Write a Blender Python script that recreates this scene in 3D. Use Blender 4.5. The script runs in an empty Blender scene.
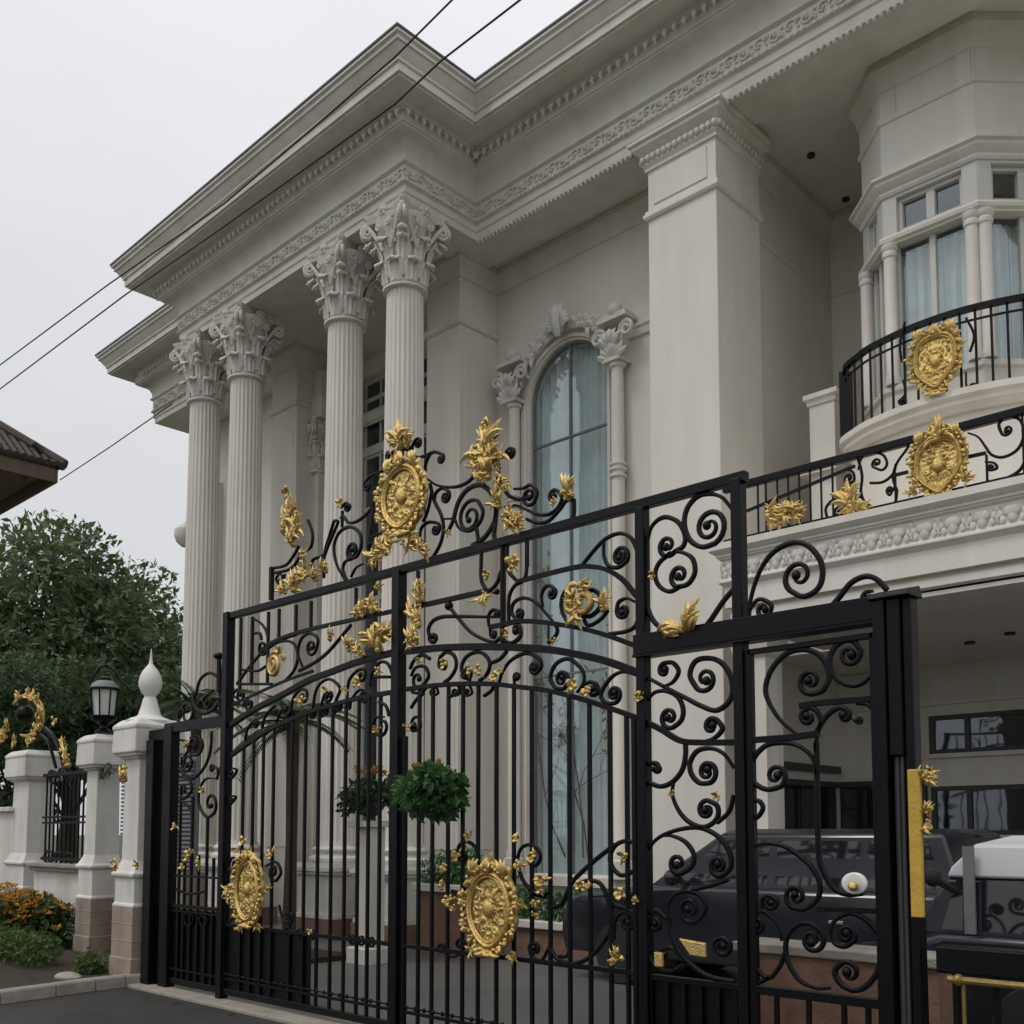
import bpy, math, random
from mathutils import Vector, Matrix, noise
R=math.radians; PI=math.pi; sin=math.sin; cos=math.cos
rng=random.Random(7)
scene=bpy.context.scene
COL=scene.collection
# ------------------------------------------------------------------ camera numbers
F_=1030.; TH=R(43.9); PT=R(4.2); CX=512.; HOR=831.; CY=HOR-F_*math.tan(PT); H0=1.6
Fv=(-sin(TH)*cos(PT),cos(TH)*cos(PT),sin(PT)); Rv=(cos(TH),sin(TH),0.); Uv=(sin(TH)*sin(PT),-cos(TH)*sin(PT),cos(PT))
def ray(u,v):
    a=(u-CX)/F_; b=(CY-v)/F_
    return [Fv[i]+a*Rv[i]+b*Uv[i] for i in range(3)]
def PY(u,v,Y):
    d=ray(u,v); t=Y/d[1]; return (d[0]*t,Y,H0+d[2]*t)
def PZ(u,v,Z):
    d=ray(u,v); t=(Z-H0)/d[2]; return (d[0]*t,d[1]*t,Z)
def PD(u,v,D):
    d=ray(u,v); return (d[0]*D,d[1]*D,H0+d[2]*D)
cam=bpy.data.cameras.new('camera'); camo=bpy.data.objects.new('camera',cam); COL.objects.link(camo)
cam.sensor_width=36; cam.lens=F_/1024*36; cam.shift_y=(CY-512)/1024; cam.clip_end=2000; cam.clip_start=.05
camo.location=(0,0,H0); camo.rotation_euler=(R(90)+PT,0,TH); scene.camera=camo
scene.view_settings.view_transform='Standard'; scene.view_settings.look='None'; scene.view_settings.gamma=1; scene.view_settings.exposure=0
# ------------------------------------------------------------------ materials
def mat(name,base,rough=.6,metal=0.,spec=.5,var=0.,vscale=3.,bump=0.,bscale=40.,col2=None,streak=0.):
    m=bpy.data.materials.new(name); m.use_nodes=True; nt=m.node_tree; b=nt.nodes['Principled BSDF']
    b.inputs['Base Color'].default_value=(*base,1); b.inputs['Roughness'].default_value=rough
    b.inputs['Metallic'].default_value=metal; b.inputs['Specular IOR Level'].default_value=spec
    N=nt.nodes.new; L=nt.links.new
    if var or bump or col2 or streak: tc=N('ShaderNodeTexCoord')
    if var or col2:
        n=N('ShaderNodeTexNoise'); n.inputs['Scale'].default_value=vscale; n.inputs['Detail'].default_value=6; n.inputs['Roughness'].default_value=.65
        L(tc.outputs['Object'],n.inputs['Vector'])
        cr=N('ShaderNodeValToRGB'); cr.color_ramp.elements[0].position=.32; cr.color_ramp.elements[1].position=.68
        c2=col2 or tuple(max(0,x*(1-var)) for x in base)
        cr.color_ramp.elements[0].color=(*c2,1); cr.color_ramp.elements[1].color=(*base,1)
        L(n.outputs['Fac'],cr.inputs['Fac']); out=cr.outputs['Color']
        if streak:
            mp=N('ShaderNodeMapping'); mp.inputs['Scale'].default_value=(2.2,2.2,.3); L(tc.outputs['Object'],mp.inputs['Vector'])
            n2=N('ShaderNodeTexNoise'); n2.inputs['Scale'].default_value=1.6; n2.inputs['Detail'].default_value=7; L(mp.outputs['Vector'],n2.inputs['Vector'])
            c3=N('ShaderNodeValToRGB'); c3.color_ramp.elements[0].position=.35; c3.color_ramp.elements[1].position=.6
            k=1-streak; c3.color_ramp.elements[0].color=(k,k*.98,k*.94,1); c3.color_ramp.elements[1].color=(1,1,1,1); L(n2.outputs['Fac'],c3.inputs['Fac'])
            mx=N('ShaderNodeMix'); mx.data_type='RGBA'; mx.blend_type='MULTIPLY'; mx.inputs['Factor'].default_value=1
            L(out,mx.inputs['A']); L(c3.outputs['Color'],mx.inputs['B']); out=mx.outputs['Result']
        L(out,b.inputs['Base Color'])
    if bump:
        n=N('ShaderNodeTexNoise'); n.inputs['Scale'].default_value=bscale; n.inputs['Detail'].default_value=5; L(tc.outputs['Object'],n.inputs['Vector'])
        bp=N('ShaderNodeBump'); bp.inputs['Strength'].default_value=bump; bp.inputs['Distance'].default_value=.02
        L(n.outputs['Fac'],bp.inputs['Height']); L(bp.outputs['Normal'],b.inputs['Normal'])
    return m
M={}
M['wall']=mat('cream stucco',(.775,.742,.682),.75,var=.06,vscale=.45,bump=.14,bscale=30,streak=.055)
M['trim']=mat('painted moulding',(.785,.75,.69),.7,var=.10,vscale=1.5,bump=.12,bscale=40,streak=.09)
M['ornament']=mat('cast ornament',(.74,.71,.655),.75,var=.2,vscale=8,bump=.2,bscale=60)
M['white']=mat('white painted pier',(.74,.72,.68),.7,var=.13,vscale=3,bump=.12,bscale=40,streak=.16)
M['tile']=mat('brown base tile',(.36,.295,.24),.6,var=.25,vscale=7,bump=.2,bscale=30,streak=.2)
M['brick']=mat('terracotta facing',(.29,.165,.118),.7,var=.35,vscale=9,bump=.3,bscale=50,streak=.2)
M['iron']=mat('black wrought iron',(.003,.0032,.0050),.38,0,.2,var=.3,vscale=30,bump=.15,bscale=120)
M['gold']=mat('gold paint',(.80,.60,.235),.36,.82,.5,col2=(.48,.32,.10),vscale=26,bump=.5,bscale=110)
M['yellow']=mat('yellow plate',(.60,.38,.05),.5,var=.25,vscale=14,bump=.2,bscale=50)
M['asphalt']=mat('asphalt',(.046,.043,.042),.7,var=.55,vscale=1.1,bump=.8,bscale=140)
M['paver']=mat('grey driveway stone',(.125,.12,.115),.45,var=.3,vscale=1.4,bump=.3,bscale=60)
M['kerb']=mat('kerb concrete',(.36,.325,.275),.85,var=.35,vscale=5,bump=.4,bscale=60)
M['soil']=mat('soil',(.055,.040,.028),.95,var=.5,vscale=9,bump=1,bscale=60)
M['grass']=mat('lawn',(.07,.10,.035),.9,var=.4,vscale=2,bump=.6,bscale=80)
M['frame']=mat('white window frame',(.62,.61,.57),.5,var=.06,vscale=4)
M['steel']=mat('dark frame',(.05,.05,.055),.45,var=.2,vscale=8)
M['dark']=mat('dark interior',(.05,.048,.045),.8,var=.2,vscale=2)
M['rooftile']=mat('old roof tile',(.085,.065,.055),.8,var=.4,vscale=5,bump=.6,bscale=25)
M['fascia']=mat('timber fascia',(.17,.125,.085),.75,var=.35,vscale=6,bump=.2,bscale=40)
M['bark']=mat('bark',(.075,.058,.045),.9,var=.4,vscale=7,bump=.7,bscale=25)
M['cable']=mat('cable',(.02,.02,.022),.6,var=.1,vscale=2)
M['carpaint']=mat('dark car paint',(.018,.020,.026),.16,.0,.6,var=.1,vscale=1)
M['carsilver']=mat('grey car paint',(.10,.105,.115),.2,.3,.6,var=.06,vscale=1)
M['tyre']=mat('tyre',(.02,.02,.02),.85,var=.2,vscale=9)
M['alloy']=mat('alloy',(.45,.46,.47),.3,.8,var=.1,vscale=9)
M['plate']=mat('blank plate',(.02,.02,.02),.4,var=.1,vscale=9)
M['lampglass']=mat('frosted lamp glass',(.62,.62,.58),.35,var=.1,vscale=9)
M['louvre']=mat('grey louvre',(.20,.205,.21),.6,var=.2,vscale=9)
M['porcelain']=mat('white enamel',(.75,.75,.73),.2,var=.05,vscale=9)
M['downlight']=mat('downlight',(.02,.02,.02),.3,var=.1,vscale=9)
M['curtain']=mat('pale curtain',(.80,.86,.85),.85,var=.16,vscale=2.5,bump=.1,bscale=20)
M['curtain2']=mat('grey curtain',(.76,.80,.79),.85,var=.2,vscale=3,bump=.1,bscale=20)
def leafmat(name,a,b,sc=1.2):
    m=mat(name,a,.5,0,.35,col2=b,vscale=sc); bs=m.node_tree.nodes['Principled BSDF']
    nt=m.node_tree; out=nt.nodes['Material Output']; tr=nt.nodes.new('ShaderNodeBsdfTranslucent'); mx=nt.nodes.new('ShaderNodeMixShader'); mx.inputs[0].default_value=.3
    cl=bs.inputs['Base Color'].links[0].from_socket; nt.links.new(cl,tr.inputs[0]); nt.links.new(bs.outputs[0],mx.inputs[1]); nt.links.new(tr.outputs[0],mx.inputs[2]); nt.links.new(mx.outputs[0],out.inputs[0])
    return m
M['leafdark']=leafmat('tree foliage',(.135,.185,.075),(.05,.085,.036),.8)
M['leafdark2']=leafmat('tree foliage cool',(.11,.165,.07),(.04,.075,.036),.9)
M['leafmid']=leafmat('shrub foliage',(.07,.12,.035),(.03,.06,.02),5)
M['leafbright']=leafmat('hedge foliage',(.10,.155,.04),(.05,.09,.022),6)
M['leafpot']=leafmat('pot foliage',(.10,.22,.07),(.035,.10,.035),9)
M['palm']=leafmat('palm frond',(.075,.12,.05),(.03,.06,.03),3)
M['petal']=leafmat('orange petals',(.52,.22,.04),(.55,.38,.08),14)
M['petalred']=leafmat('red petals',(.50,.20,.04),(.55,.30,.06),8)
def glassmat(name,tint,gl=1.0,trans=.75):
    m=bpy.data.materials.new(name); m.use_nodes=True; nt=m.node_tree; nt.nodes.clear(); N=nt.nodes.new; L=nt.links.new
    o=N('ShaderNodeOutputMaterial'); t=N('ShaderNodeBsdfTransparent'); t.inputs[0].default_value=(*tint,1)
    g=N('ShaderNodeBsdfGlossy'); g.inputs['Roughness'].default_value=.03; g.inputs[0].default_value=(.9,.95,1,1)
    n=N('ShaderNodeTexNoise'); n.inputs['Scale'].default_value=1.3; tc=N('ShaderNodeTexCoord'); L(tc.outputs['Object'],n.inputs['Vector'])
    bp=N('ShaderNodeBump'); bp.inputs['Strength'].default_value=.08; bp.inputs['Distance'].default_value=.05; L(n.outputs['Fac'],bp.inputs['Height']); L(bp.outputs['Normal'],g.inputs['Normal'])
    f=N('ShaderNodeLayerWeight'); f.inputs['Blend'].default_value=.5
    pw=N('ShaderNodeMath'); pw.operation='POWER'; pw.inputs[1].default_value=4.; L(f.outputs['Facing'],pw.inputs[0])
    mu=N('ShaderNodeMath'); mu.operation='MULTIPLY_ADD'; mu.inputs[1].default_value=gl; mu.inputs[2].default_value=.10; L(pw.outputs[0],mu.inputs[0])
    mx=N('ShaderNodeMixShader'); L(mu.outputs[0],mx.inputs[0]); L(t.outputs[0],mx.inputs[1]); L(g.outputs[0],mx.inputs[2]); L(mx.outputs[0],o.inputs[0])
    return m
M['goldshade']=mat('dull brass',(.34,.24,.075),.45,.6,var=.4,vscale=18,bump=.2,bscale=60)  # darker copy of the gold; shade at the low railing put into the colour
M['ceiling']=mat('porch ceiling paint',(.80,.72,.64),.8,var=.06,vscale=.6)
M['vanglare']=mat('white painted reflection',(.62,.63,.65),.3,0,.5,var=.05,vscale=1)  # white that stands for sky reflected in the windscreen
M['glass']=glassmat('teal window glass',(.93,.965,.97),.8)
M['glassdark']=glassmat('grey window glass',(.62,.66,.70),.8)
M['carglass']=mat('car glass',(.012,.014,.016),.04,0,.9,var=.1,vscale=1)
# world: overcast; the sky texture almost fully washed out by cloud
w=bpy.data.worlds.new('World'); scene.world=w; w.use_nodes=True; nt=w.node_tree; nt.nodes.clear(); N=nt.nodes.new; L=nt.links.new
wo=N('ShaderNodeOutputWorld'); bg=N('ShaderNodeBackground'); sk=N('ShaderNodeTexSky'); sk.sky_type='NISHITA'; sk.sun_disc=False
SUN_EL=R(58); SUN_AZ=R(205)     # azimuth clockwise from +Y
sk.sun_elevation=SUN_EL; sk.sun_rotation=SUN_AZ; sk.air_density=1.4; sk.dust_density=4
hs=N('ShaderNodeHueSaturation'); hs.inputs['Saturation'].default_value=.12; L(sk.outputs[0],hs.inputs['Color'])
tc=N('ShaderNodeTexCoord'); mp=N('ShaderNodeMapping'); mp.inputs['Scale'].default_value=(1,1,2.2); L(tc.outputs['Generated'],mp.inputs[0])
cn=N('ShaderNodeTexNoise'); cn.inputs['Scale'].default_value=1.5; cn.inputs['Detail'].default_value=5; cn.inputs['Roughness'].default_value=.5; L(mp.outputs[0],cn.inputs['Vector'])
cr=N('ShaderNodeValToRGB'); cr.color_ramp.elements[0].position=.3; cr.color_ramp.elements[1].position=.72
cr.color_ramp.elements[0].color=(.72,.735,.775,1); cr.color_ramp.elements[1].color=(.86,.865,.885,1); L(cn.outputs['Fac'],cr.inputs[0])
sc_=N('ShaderNodeVectorMath'); sc_.operation='SCALE'; sx=N('ShaderNodeSeparateXYZ'); L(tc.outputs['Generated'],sx.inputs[0])
el=N('ShaderNodeMath'); el.operation='MULTIPLY_ADD'; el.inputs[1].default_value=5.2; el.inputs[2].default_value=8.0; L(sx.outputs['Z'],el.inputs[0])
em=N('ShaderNodeMath'); em.operation='MAXIMUM'; em.inputs[1].default_value=8.0; L(el.outputs[0],em.inputs[0]); L(em.outputs[0],sc_.inputs['Scale']); L(cr.outputs[0],sc_.inputs[0])
mx=N('ShaderNodeMix'); mx.data_type='RGBA'; mx.inputs['Factor'].default_value=.9; L(hs.outputs[0],mx.inputs['A']); L(sc_.outputs[0],mx.inputs['B'])
L(mx.outputs['Result'],bg.inputs[0]); bg.inputs[1].default_value=.1; L(bg.outputs[0],wo.inputs[0])
sl=bpy.data.lights.new('sun','SUN'); sl.energy=1.0; sl.angle=R(18); sl.color=(1,.96,.9); so=bpy.data.objects.new('sun',sl); COL.objects.link(so)
sd=Vector((sin(SUN_AZ)*cos(SUN_EL),cos(SUN_AZ)*cos(SUN_EL),sin(SUN_EL))); so.rotation_euler=sd.to_track_quat('Z','Y').to_euler(); so.location=(0,-5,30)
# ------------------------------------------------------------------ mesh builder
class MB:
    def __init__(s): s.v=[]; s.f=[]
    def add(s,vs,fs):
        o=len(s.v); s.v+= [tuple(p) for p in vs]; s.f+=[tuple(i+o for i in f) for f in fs]; return s
    def box(s,x0,x1,y0,y1,z0,z1):
        return s.add([(x0,y0,z0),(x1,y0,z0),(x1,y1,z0),(x0,y1,z0),(x0,y0,z1),(x1,y0,z1),(x1,y1,z1),(x0,y1,z1)],
          [(3,2,1,0),(4,5,6,7),(0,1,5,4),(1,2,6,5),(2,3,7,6),(3,0,4,7)])
    def loft(s,rings,close=True,caps=True):
        n=len(rings[0]); vs=[p for r in rings for p in r]; fs=[]
        for i in range(len(rings)-1):
            for j in range(n if close else n-1):
                k=(j+1)%n; fs.append((i*n+j,i*n+k,(i+1)*n+k,(i+1)*n+j))
        if caps and close: fs.append(tuple(range(n-1,-1,-1))); fs.append(tuple((len(rings)-1)*n+j for j in range(n)))
        return s.add(vs,fs)
    def lathe(s,c,prof,n=24,a0=0.,a1=2*PI):
        full=abs(a1-a0-2*PI)<1e-6
        m=n if full else n+1
        rings=[[(c[0]+r*cos(a0+(a1-a0)*j/n),c[1]+r*sin(a0+(a1-a0)*j/n),c[2]+z) for j in range(m)] for r,z in prof]
        return s.loft(rings,full,full)
    def prism_y(s,poly,y0,y1):      # poly of (x,z)
        n=len(poly); vs=[(x,y0,z) for x,z in poly]+[(x,y1,z) for x,z in poly]
        return s.add(vs,[tuple(range(n)),tuple(range(2*n-1,n-1,-1))]+[(i,i+n,(i+1)%n+n,(i+1)%n) for i in range(n)])
    def prism_z(s,poly,z0,z1):
        n=len(poly); vs=[(x,y,z0) for x,y in poly]+[(x,y,z1) for x,y in poly]
        return s.add(vs,[tuple(range(n-1,-1,-1)),tuple(range(n,2*n))]+[(i,(i+1)%n,(i+1)%n+n,i+n) for i in range(n)])
    def tube(s,pts,r,n=8,caps=True):
        rings=[]; pts=[Vector(p) for p in pts]; up=None
        for i,p in enumerate(pts):
            t=(pts[min(i+1,len(pts)-1)]-pts[max(i-1,0)])
            if t.length<1e-9: t=Vector((0,0,1))
            t.normalize()
            if up is None: up=Vector((0,0,1)) if abs(t.z)<.9 else Vector((1,0,0))
            a=t.cross(up); 
            if a.length<1e-6: a=t.orthogonal()
            a.normalize(); b=a.cross(t); up=b
            rr=r[i] if isinstance(r,(list,tuple)) else r
            rings.append([p+a*rr*cos(2*PI*j/n)+b*rr*sin(2*PI*j/n) for j in range(n)])
        return s.loft(rings,True,caps)
    def ball(s,c,r,n=8,m=6,sq=(1,1,1)):
        return s.lathe_raw(c,[(r*sin(PI*i/m),-r*cos(PI*i/m)) for i in range(m+1)],n,sq)
    def lathe_raw(s,c,prof,n,sq):
        rings=[[(c[0]+sq[0]*max(rr,1e-4)*cos(2*PI*j/n),c[1]+sq[1]*max(rr,1e-4)*sin(2*PI*j/n),c[2]+sq[2]*z) for j in range(n)] for rr,z in prof]
        return s.loft(rings)
    def sweep(s,path,prof):         # path of (x,y) left to right, outward to -Y; profile closed loop of (offset,z)
        n=len(path); rings=[]
        for i,(x,y) in enumerate(path):
            ds=[]
            if i>0: d=Vector((x-path[i-1][0],y-path[i-1][1])); d.normalize(); ds.append(d)
            if i<n-1: d=Vector((path[i+1][0]-x,path[i+1][1]-y)); d.normalize(); ds.append(d)
            ns=[Vector((d.y,-d.x)) for d in ds]
            if len(ns)==2: m=(ns[0]+ns[1]); m=m/ (1+ns[0].dot(ns[1]))
            else: m=ns[0]
            rings.append([(x+m.x*o,y+m.y*o,z) for o,z in prof])
        return s.loft(rings)
    def leaf(s,b,a,Ln,W,curl=0.,bulge=.03,n=6,yb=-1.):   # solid curved blade in the XZ plane
        rings=[]; x,z=b[0],b[2]
        for i in range(n+1):
            t=i/n; an=a+curl*t
            if i: x+=Ln/n*cos(an); z+=Ln/n*sin(an)
            wd=W*(max(.04,sin(PI*(.12+.86*t))**.8)); y=b[1]+yb*bulge*sin(PI*t*.75)
            nx,nz=-sin(an),cos(an)
            rings.append([(x+nx*wd/2,y,z+nz*wd/2),(x,y+yb*wd*.32,z),(x-nx*wd/2,y,z-nz*wd/2),(x,y-yb*wd*.1,z)])
        return s.loft(rings)
    def build(s,name,m,parent=None,smooth=35,loc=None,bevel=0.):
        me=bpy.data.meshes.new(name); me.from_pydata(s.v,[],s.f); me.update()
        mats=m if isinstance(m,list) else [m]
        for k in mats: me.materials.append(M[k] if isinstance(k,str) else k)
        if smooth:
            for p in me.polygons: p.use_smooth=True
            me.set_sharp_from_angle(angle=R(smooth))
        o=bpy.data.objects.new(name,me); COL.objects.link(o)
        if loc is not None: o.location=loc
        if parent is not None: adopt(o,parent)
        if bevel:
            bv=o.modifiers.new('bevel','BEVEL'); bv.width=bevel; bv.segments=2; bv.limit_method='ANGLE'; bv.angle_limit=R(40)
        return o
WL={}
def adopt(o,parent):
    o.parent=parent; o.matrix_parent_inverse=Matrix.Translation(-Vector(WL.get(parent,(0,0,0))) if parent in WL else -Vector(wloc(parent)))
    WL[o]=tuple(o.location)
def wloc(p): return WL.get(p,tuple(p.location))
def tag(o,label=None,cat=None,group=None,kind=None):
    if label: o['label']=label
    if cat: o['category']=cat
    if group: o['group']=group
    if kind: o['kind']=kind
    return o
def thing(name,loc,label,cat,group=None):
    o=bpy.data.objects.new(name,None); o.empty_display_size=.2; COL.objects.link(o); o.location=loc; WL[o]=tuple(loc)
    return tag(o,label,cat,group)
def struct(mb,name,m,**k):
    o=mb.build(name,m,None,**k); o['kind']='structure'; return o
# ------------------------------------------------------------------ wrought iron helpers (all in a vertical plane Y = const)
def cat(pts,sub=6):
    if len(pts)<3: return list(pts)
    P=[pts[0]]+list(pts)+[pts[-1]]; out=[]
    for i in range(1,len(P)-2):
        p0,p1,p2,p3=P[i-1],P[i],P[i+1],P[i+2]
        for k in range(sub):
            t=k/sub; out.append(tuple(.5*((2*p1[j])+(-p0[j]+p2[j])*t+(2*p0[j]-5*p1[j]+4*p2[j]-p3[j])*t*t+(-p0[j]+3*p1[j]-3*p2[j]+p3[j])*t**3) for j in range(2)))
    out.append(pts[-1]); return out
def spiral(prev,p,c,turns,rend=.2):
    rx,rz=p[0]-c[0],p[1]-c[1]; r0=math.hypot(rx,rz); a0=math.atan2(rz,rx)
    s=1 if (rx*(p[1]-prev[1])-rz*(p[0]-prev[0]))>0 else -1
    n=max(8,int(20*turns)); out=[]
    for i in range(1,n+1):
        t=i/n; r=r0*((1-t)+rend*t); a=a0+s*2*PI*turns*t; out.append((c[0]+r*cos(a),c[1]+r*sin(a)))
    return out
def flatbar(mb,pts,w,d,Y,closed=False,taper=False,c=.6):
    rings=[]; n=len(pts)
    for i,(x,z) in enumerate(pts):
        a=pts[max(i-1,0)]; b=pts[min(i+1,n-1)]; tx,tz=b[0]-a[0],b[1]-a[1]; l=math.hypot(tx,tz) or 1; tx/=l; tz/=l
        nx,nz=-tz,tx; ww=w/2; dd=d/2
        if taper:
            e=min(i,n-1-i)/max(1,n*.25); ww*=min(1,.55+.45*e)
        rings.append([(x+nx*q*ww,Y+r_*dd,z+nz*q*ww) for q,r_ in ((1,c),(c,1),(-c,1),(-1,c),(-1,-c),(-c,-1),(c,-1),(1,-c))])
    mb.loft(rings)
def swirl(mb,I,u,v,ru,a0,turns,r_,rend=.2):
    x,z=I.g(u,v); R_=abs(I.g(u,v-ru)[1]-z); n=int(26*abs(turns)); P=[]
    for i in range(n+1):
        t=i/n; a=a0+turns*2*PI*t; q=R_*(1-(1-rend)*t); P.append((x+q*cos(a)*1.05,I.Y-.02-.035*t,z+q*sin(a)))
    mb.tube(P,[r_*(.35+.9*sin(PI*min(1,.15+.8*i/n))) for i in range(n+1)],7)
class Iron:
    def __init__(s,parent,Y,mtl='iron'): s.p=parent; s.Y=Y; s.m=mtl
    def g(s,u,v):
        q=PY(u,v,s.Y); return (q[0],q[2])
    def scroll(s,px,end=None,turns=1.25,start=None,w=.025,d=.025,name='scroll',m=None,sub=6,knob=True):
        pts=cat([s.g(*q) for q in px],sub); mb=MB(); ends=[]
        if end:
            ex=spiral(pts[-2],pts[-1],s.g(*end),turns); pts=pts+ex; ends.append(pts[-1])
        if start:
            ex=spiral(pts[1],pts[0],s.g(*start),turns); pts=ex[::-1]+pts; ends.append(pts[0])
        flatbar(mb,pts,w,d,s.Y,taper=bool(end or start))
        if knob:
            for e in ends: mb.ball((e[0],s.Y,e[1]),w*.95,8,6,(1,.8,1))
        return mb.build(name,m or s.m,s.p,smooth=50)
    def bar(s,u,v0,v1,w=.02,name='bar',X=None):
        x=s.g(u,(v0+v1)/2)[0]; z0=s.g(u,v1)[1]; z1=s.g(u,v0)[1]
        return s.barw(x,z0,z1,w,name)
    def barw(s,x,z0,z1,w=.02,name='bar',d=None):
        mb=MB(); flatbar(mb,[(x,z0),(x,z1)],w,d or w,s.Y,c=.8); return mb.build(name,s.m,s.p,smooth=0)
    def rail(s,pts,w,d,name='rail',world=False,smooth=True):
        P=[q if world else s.g(*q) for q in pts]
        if smooth and len(P)>2: P=cat(P,8)
        mb=MB(); flatbar(mb,P,w,d,s.Y,c=.88 if w<.08 else .96); return mb.build(name,s.m,s.p,smooth=20)
    def post(s,u,v0,v1,w,d=None,name='post'):
        x=s.g(u,min(v0+60,(v0+v1)/2))[0]; z0=max(.0,s.g(u,v1)[1]); z1=s.g(u,v0)[1]; d=d or w
        return MB().box(x-w/2,x+w/2,s.Y-d/2,s.Y+d/2,z0,z1).build(name,s.m,s.p,smooth=0,bevel=.006)
    def spray(s,u,v,size,n=9,seed=0,a0=PI/2,spread=1.25,name='gold_leaf',m='gold',asp=1.):
        """fan of leaves, size = length in px at this place"""
        x,z=s.g(u,v); z2=s.g(u,v-size)[1]; Ln=abs(z2-z); rr=random.Random(seed*31+n); mb=MB()
        n2=n*2+1
        for i in range(n2):
            t=(i/(n2-1)-.5)*2
            an=a0+t*spread+rr.uniform(-.2,.2); l=Ln*(1-.25*abs(t))*rr.uniform(.5,1.12); cu=(1 if t<0 else -1)*rr.choice((1,1,-1))*rr.uniform(.3,1.9)*(1 if abs(t)>.2 else .35)
            mb.leaf((x+rr.uniform(-.12,.12)*Ln,s.Y-.014-rr.uniform(0,.03),z+rr.uniform(-.12,.12)*Ln),an,l,l*rr.uniform(.15,.25)*asp,cu,rr.uniform(.0,.06))
            if l>.05:
                for sg in (-1,1):
                    q=rr.uniform(.25,.6)*l; mb.leaf((x+cos(an+cu*.3)*q,s.Y-.03,z+sin(an+cu*.3)*q),an+sg*rr.uniform(.5,1.1),l*.36,l*.11*asp,sg*.8,.02,4)
        mb.ball((x,s.Y-.03,z),Ln*.16,8,6); mb.ball((x,s.Y-.05,z+Ln*.12),Ln*.1,8,6)
        return mb.build(name,m,s.p,smooth=50)
    def flower(s,u,v,size,seed=0,name='gold_flower',m='gold'):
        x,z=s.g(u,v); z2=s.g(u,v-size/2)[1]; r=abs(z2-z); rr=random.Random(seed*17+5); mb=MB(); k=rr.choice((4,5))
        ph=rr.uniform(0,6)
        for i in range(k):
            a=ph+2*PI*i/k; mb.leaf((x+cos(a)*r*.12,s.Y-.02-rr.uniform(0,.02),z+sin(a)*r*.12),a+rr.uniform(-.3,.3),r*rr.uniform(.6,1.0),r*rr.uniform(.5,.8),rr.uniform(-1.0,1.0),rr.uniform(.01,.05),5)
        a=rr.uniform(0,6.3); mb.leaf((x,s.Y-.015,z),a,r*1.3,r*.45,rr.uniform(-1,1),.02,5)
        mb.ball((x,s.Y-.045,z),r*.26,8,6)
        return mb.build(name,m,s.p,smooth=50)
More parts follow.
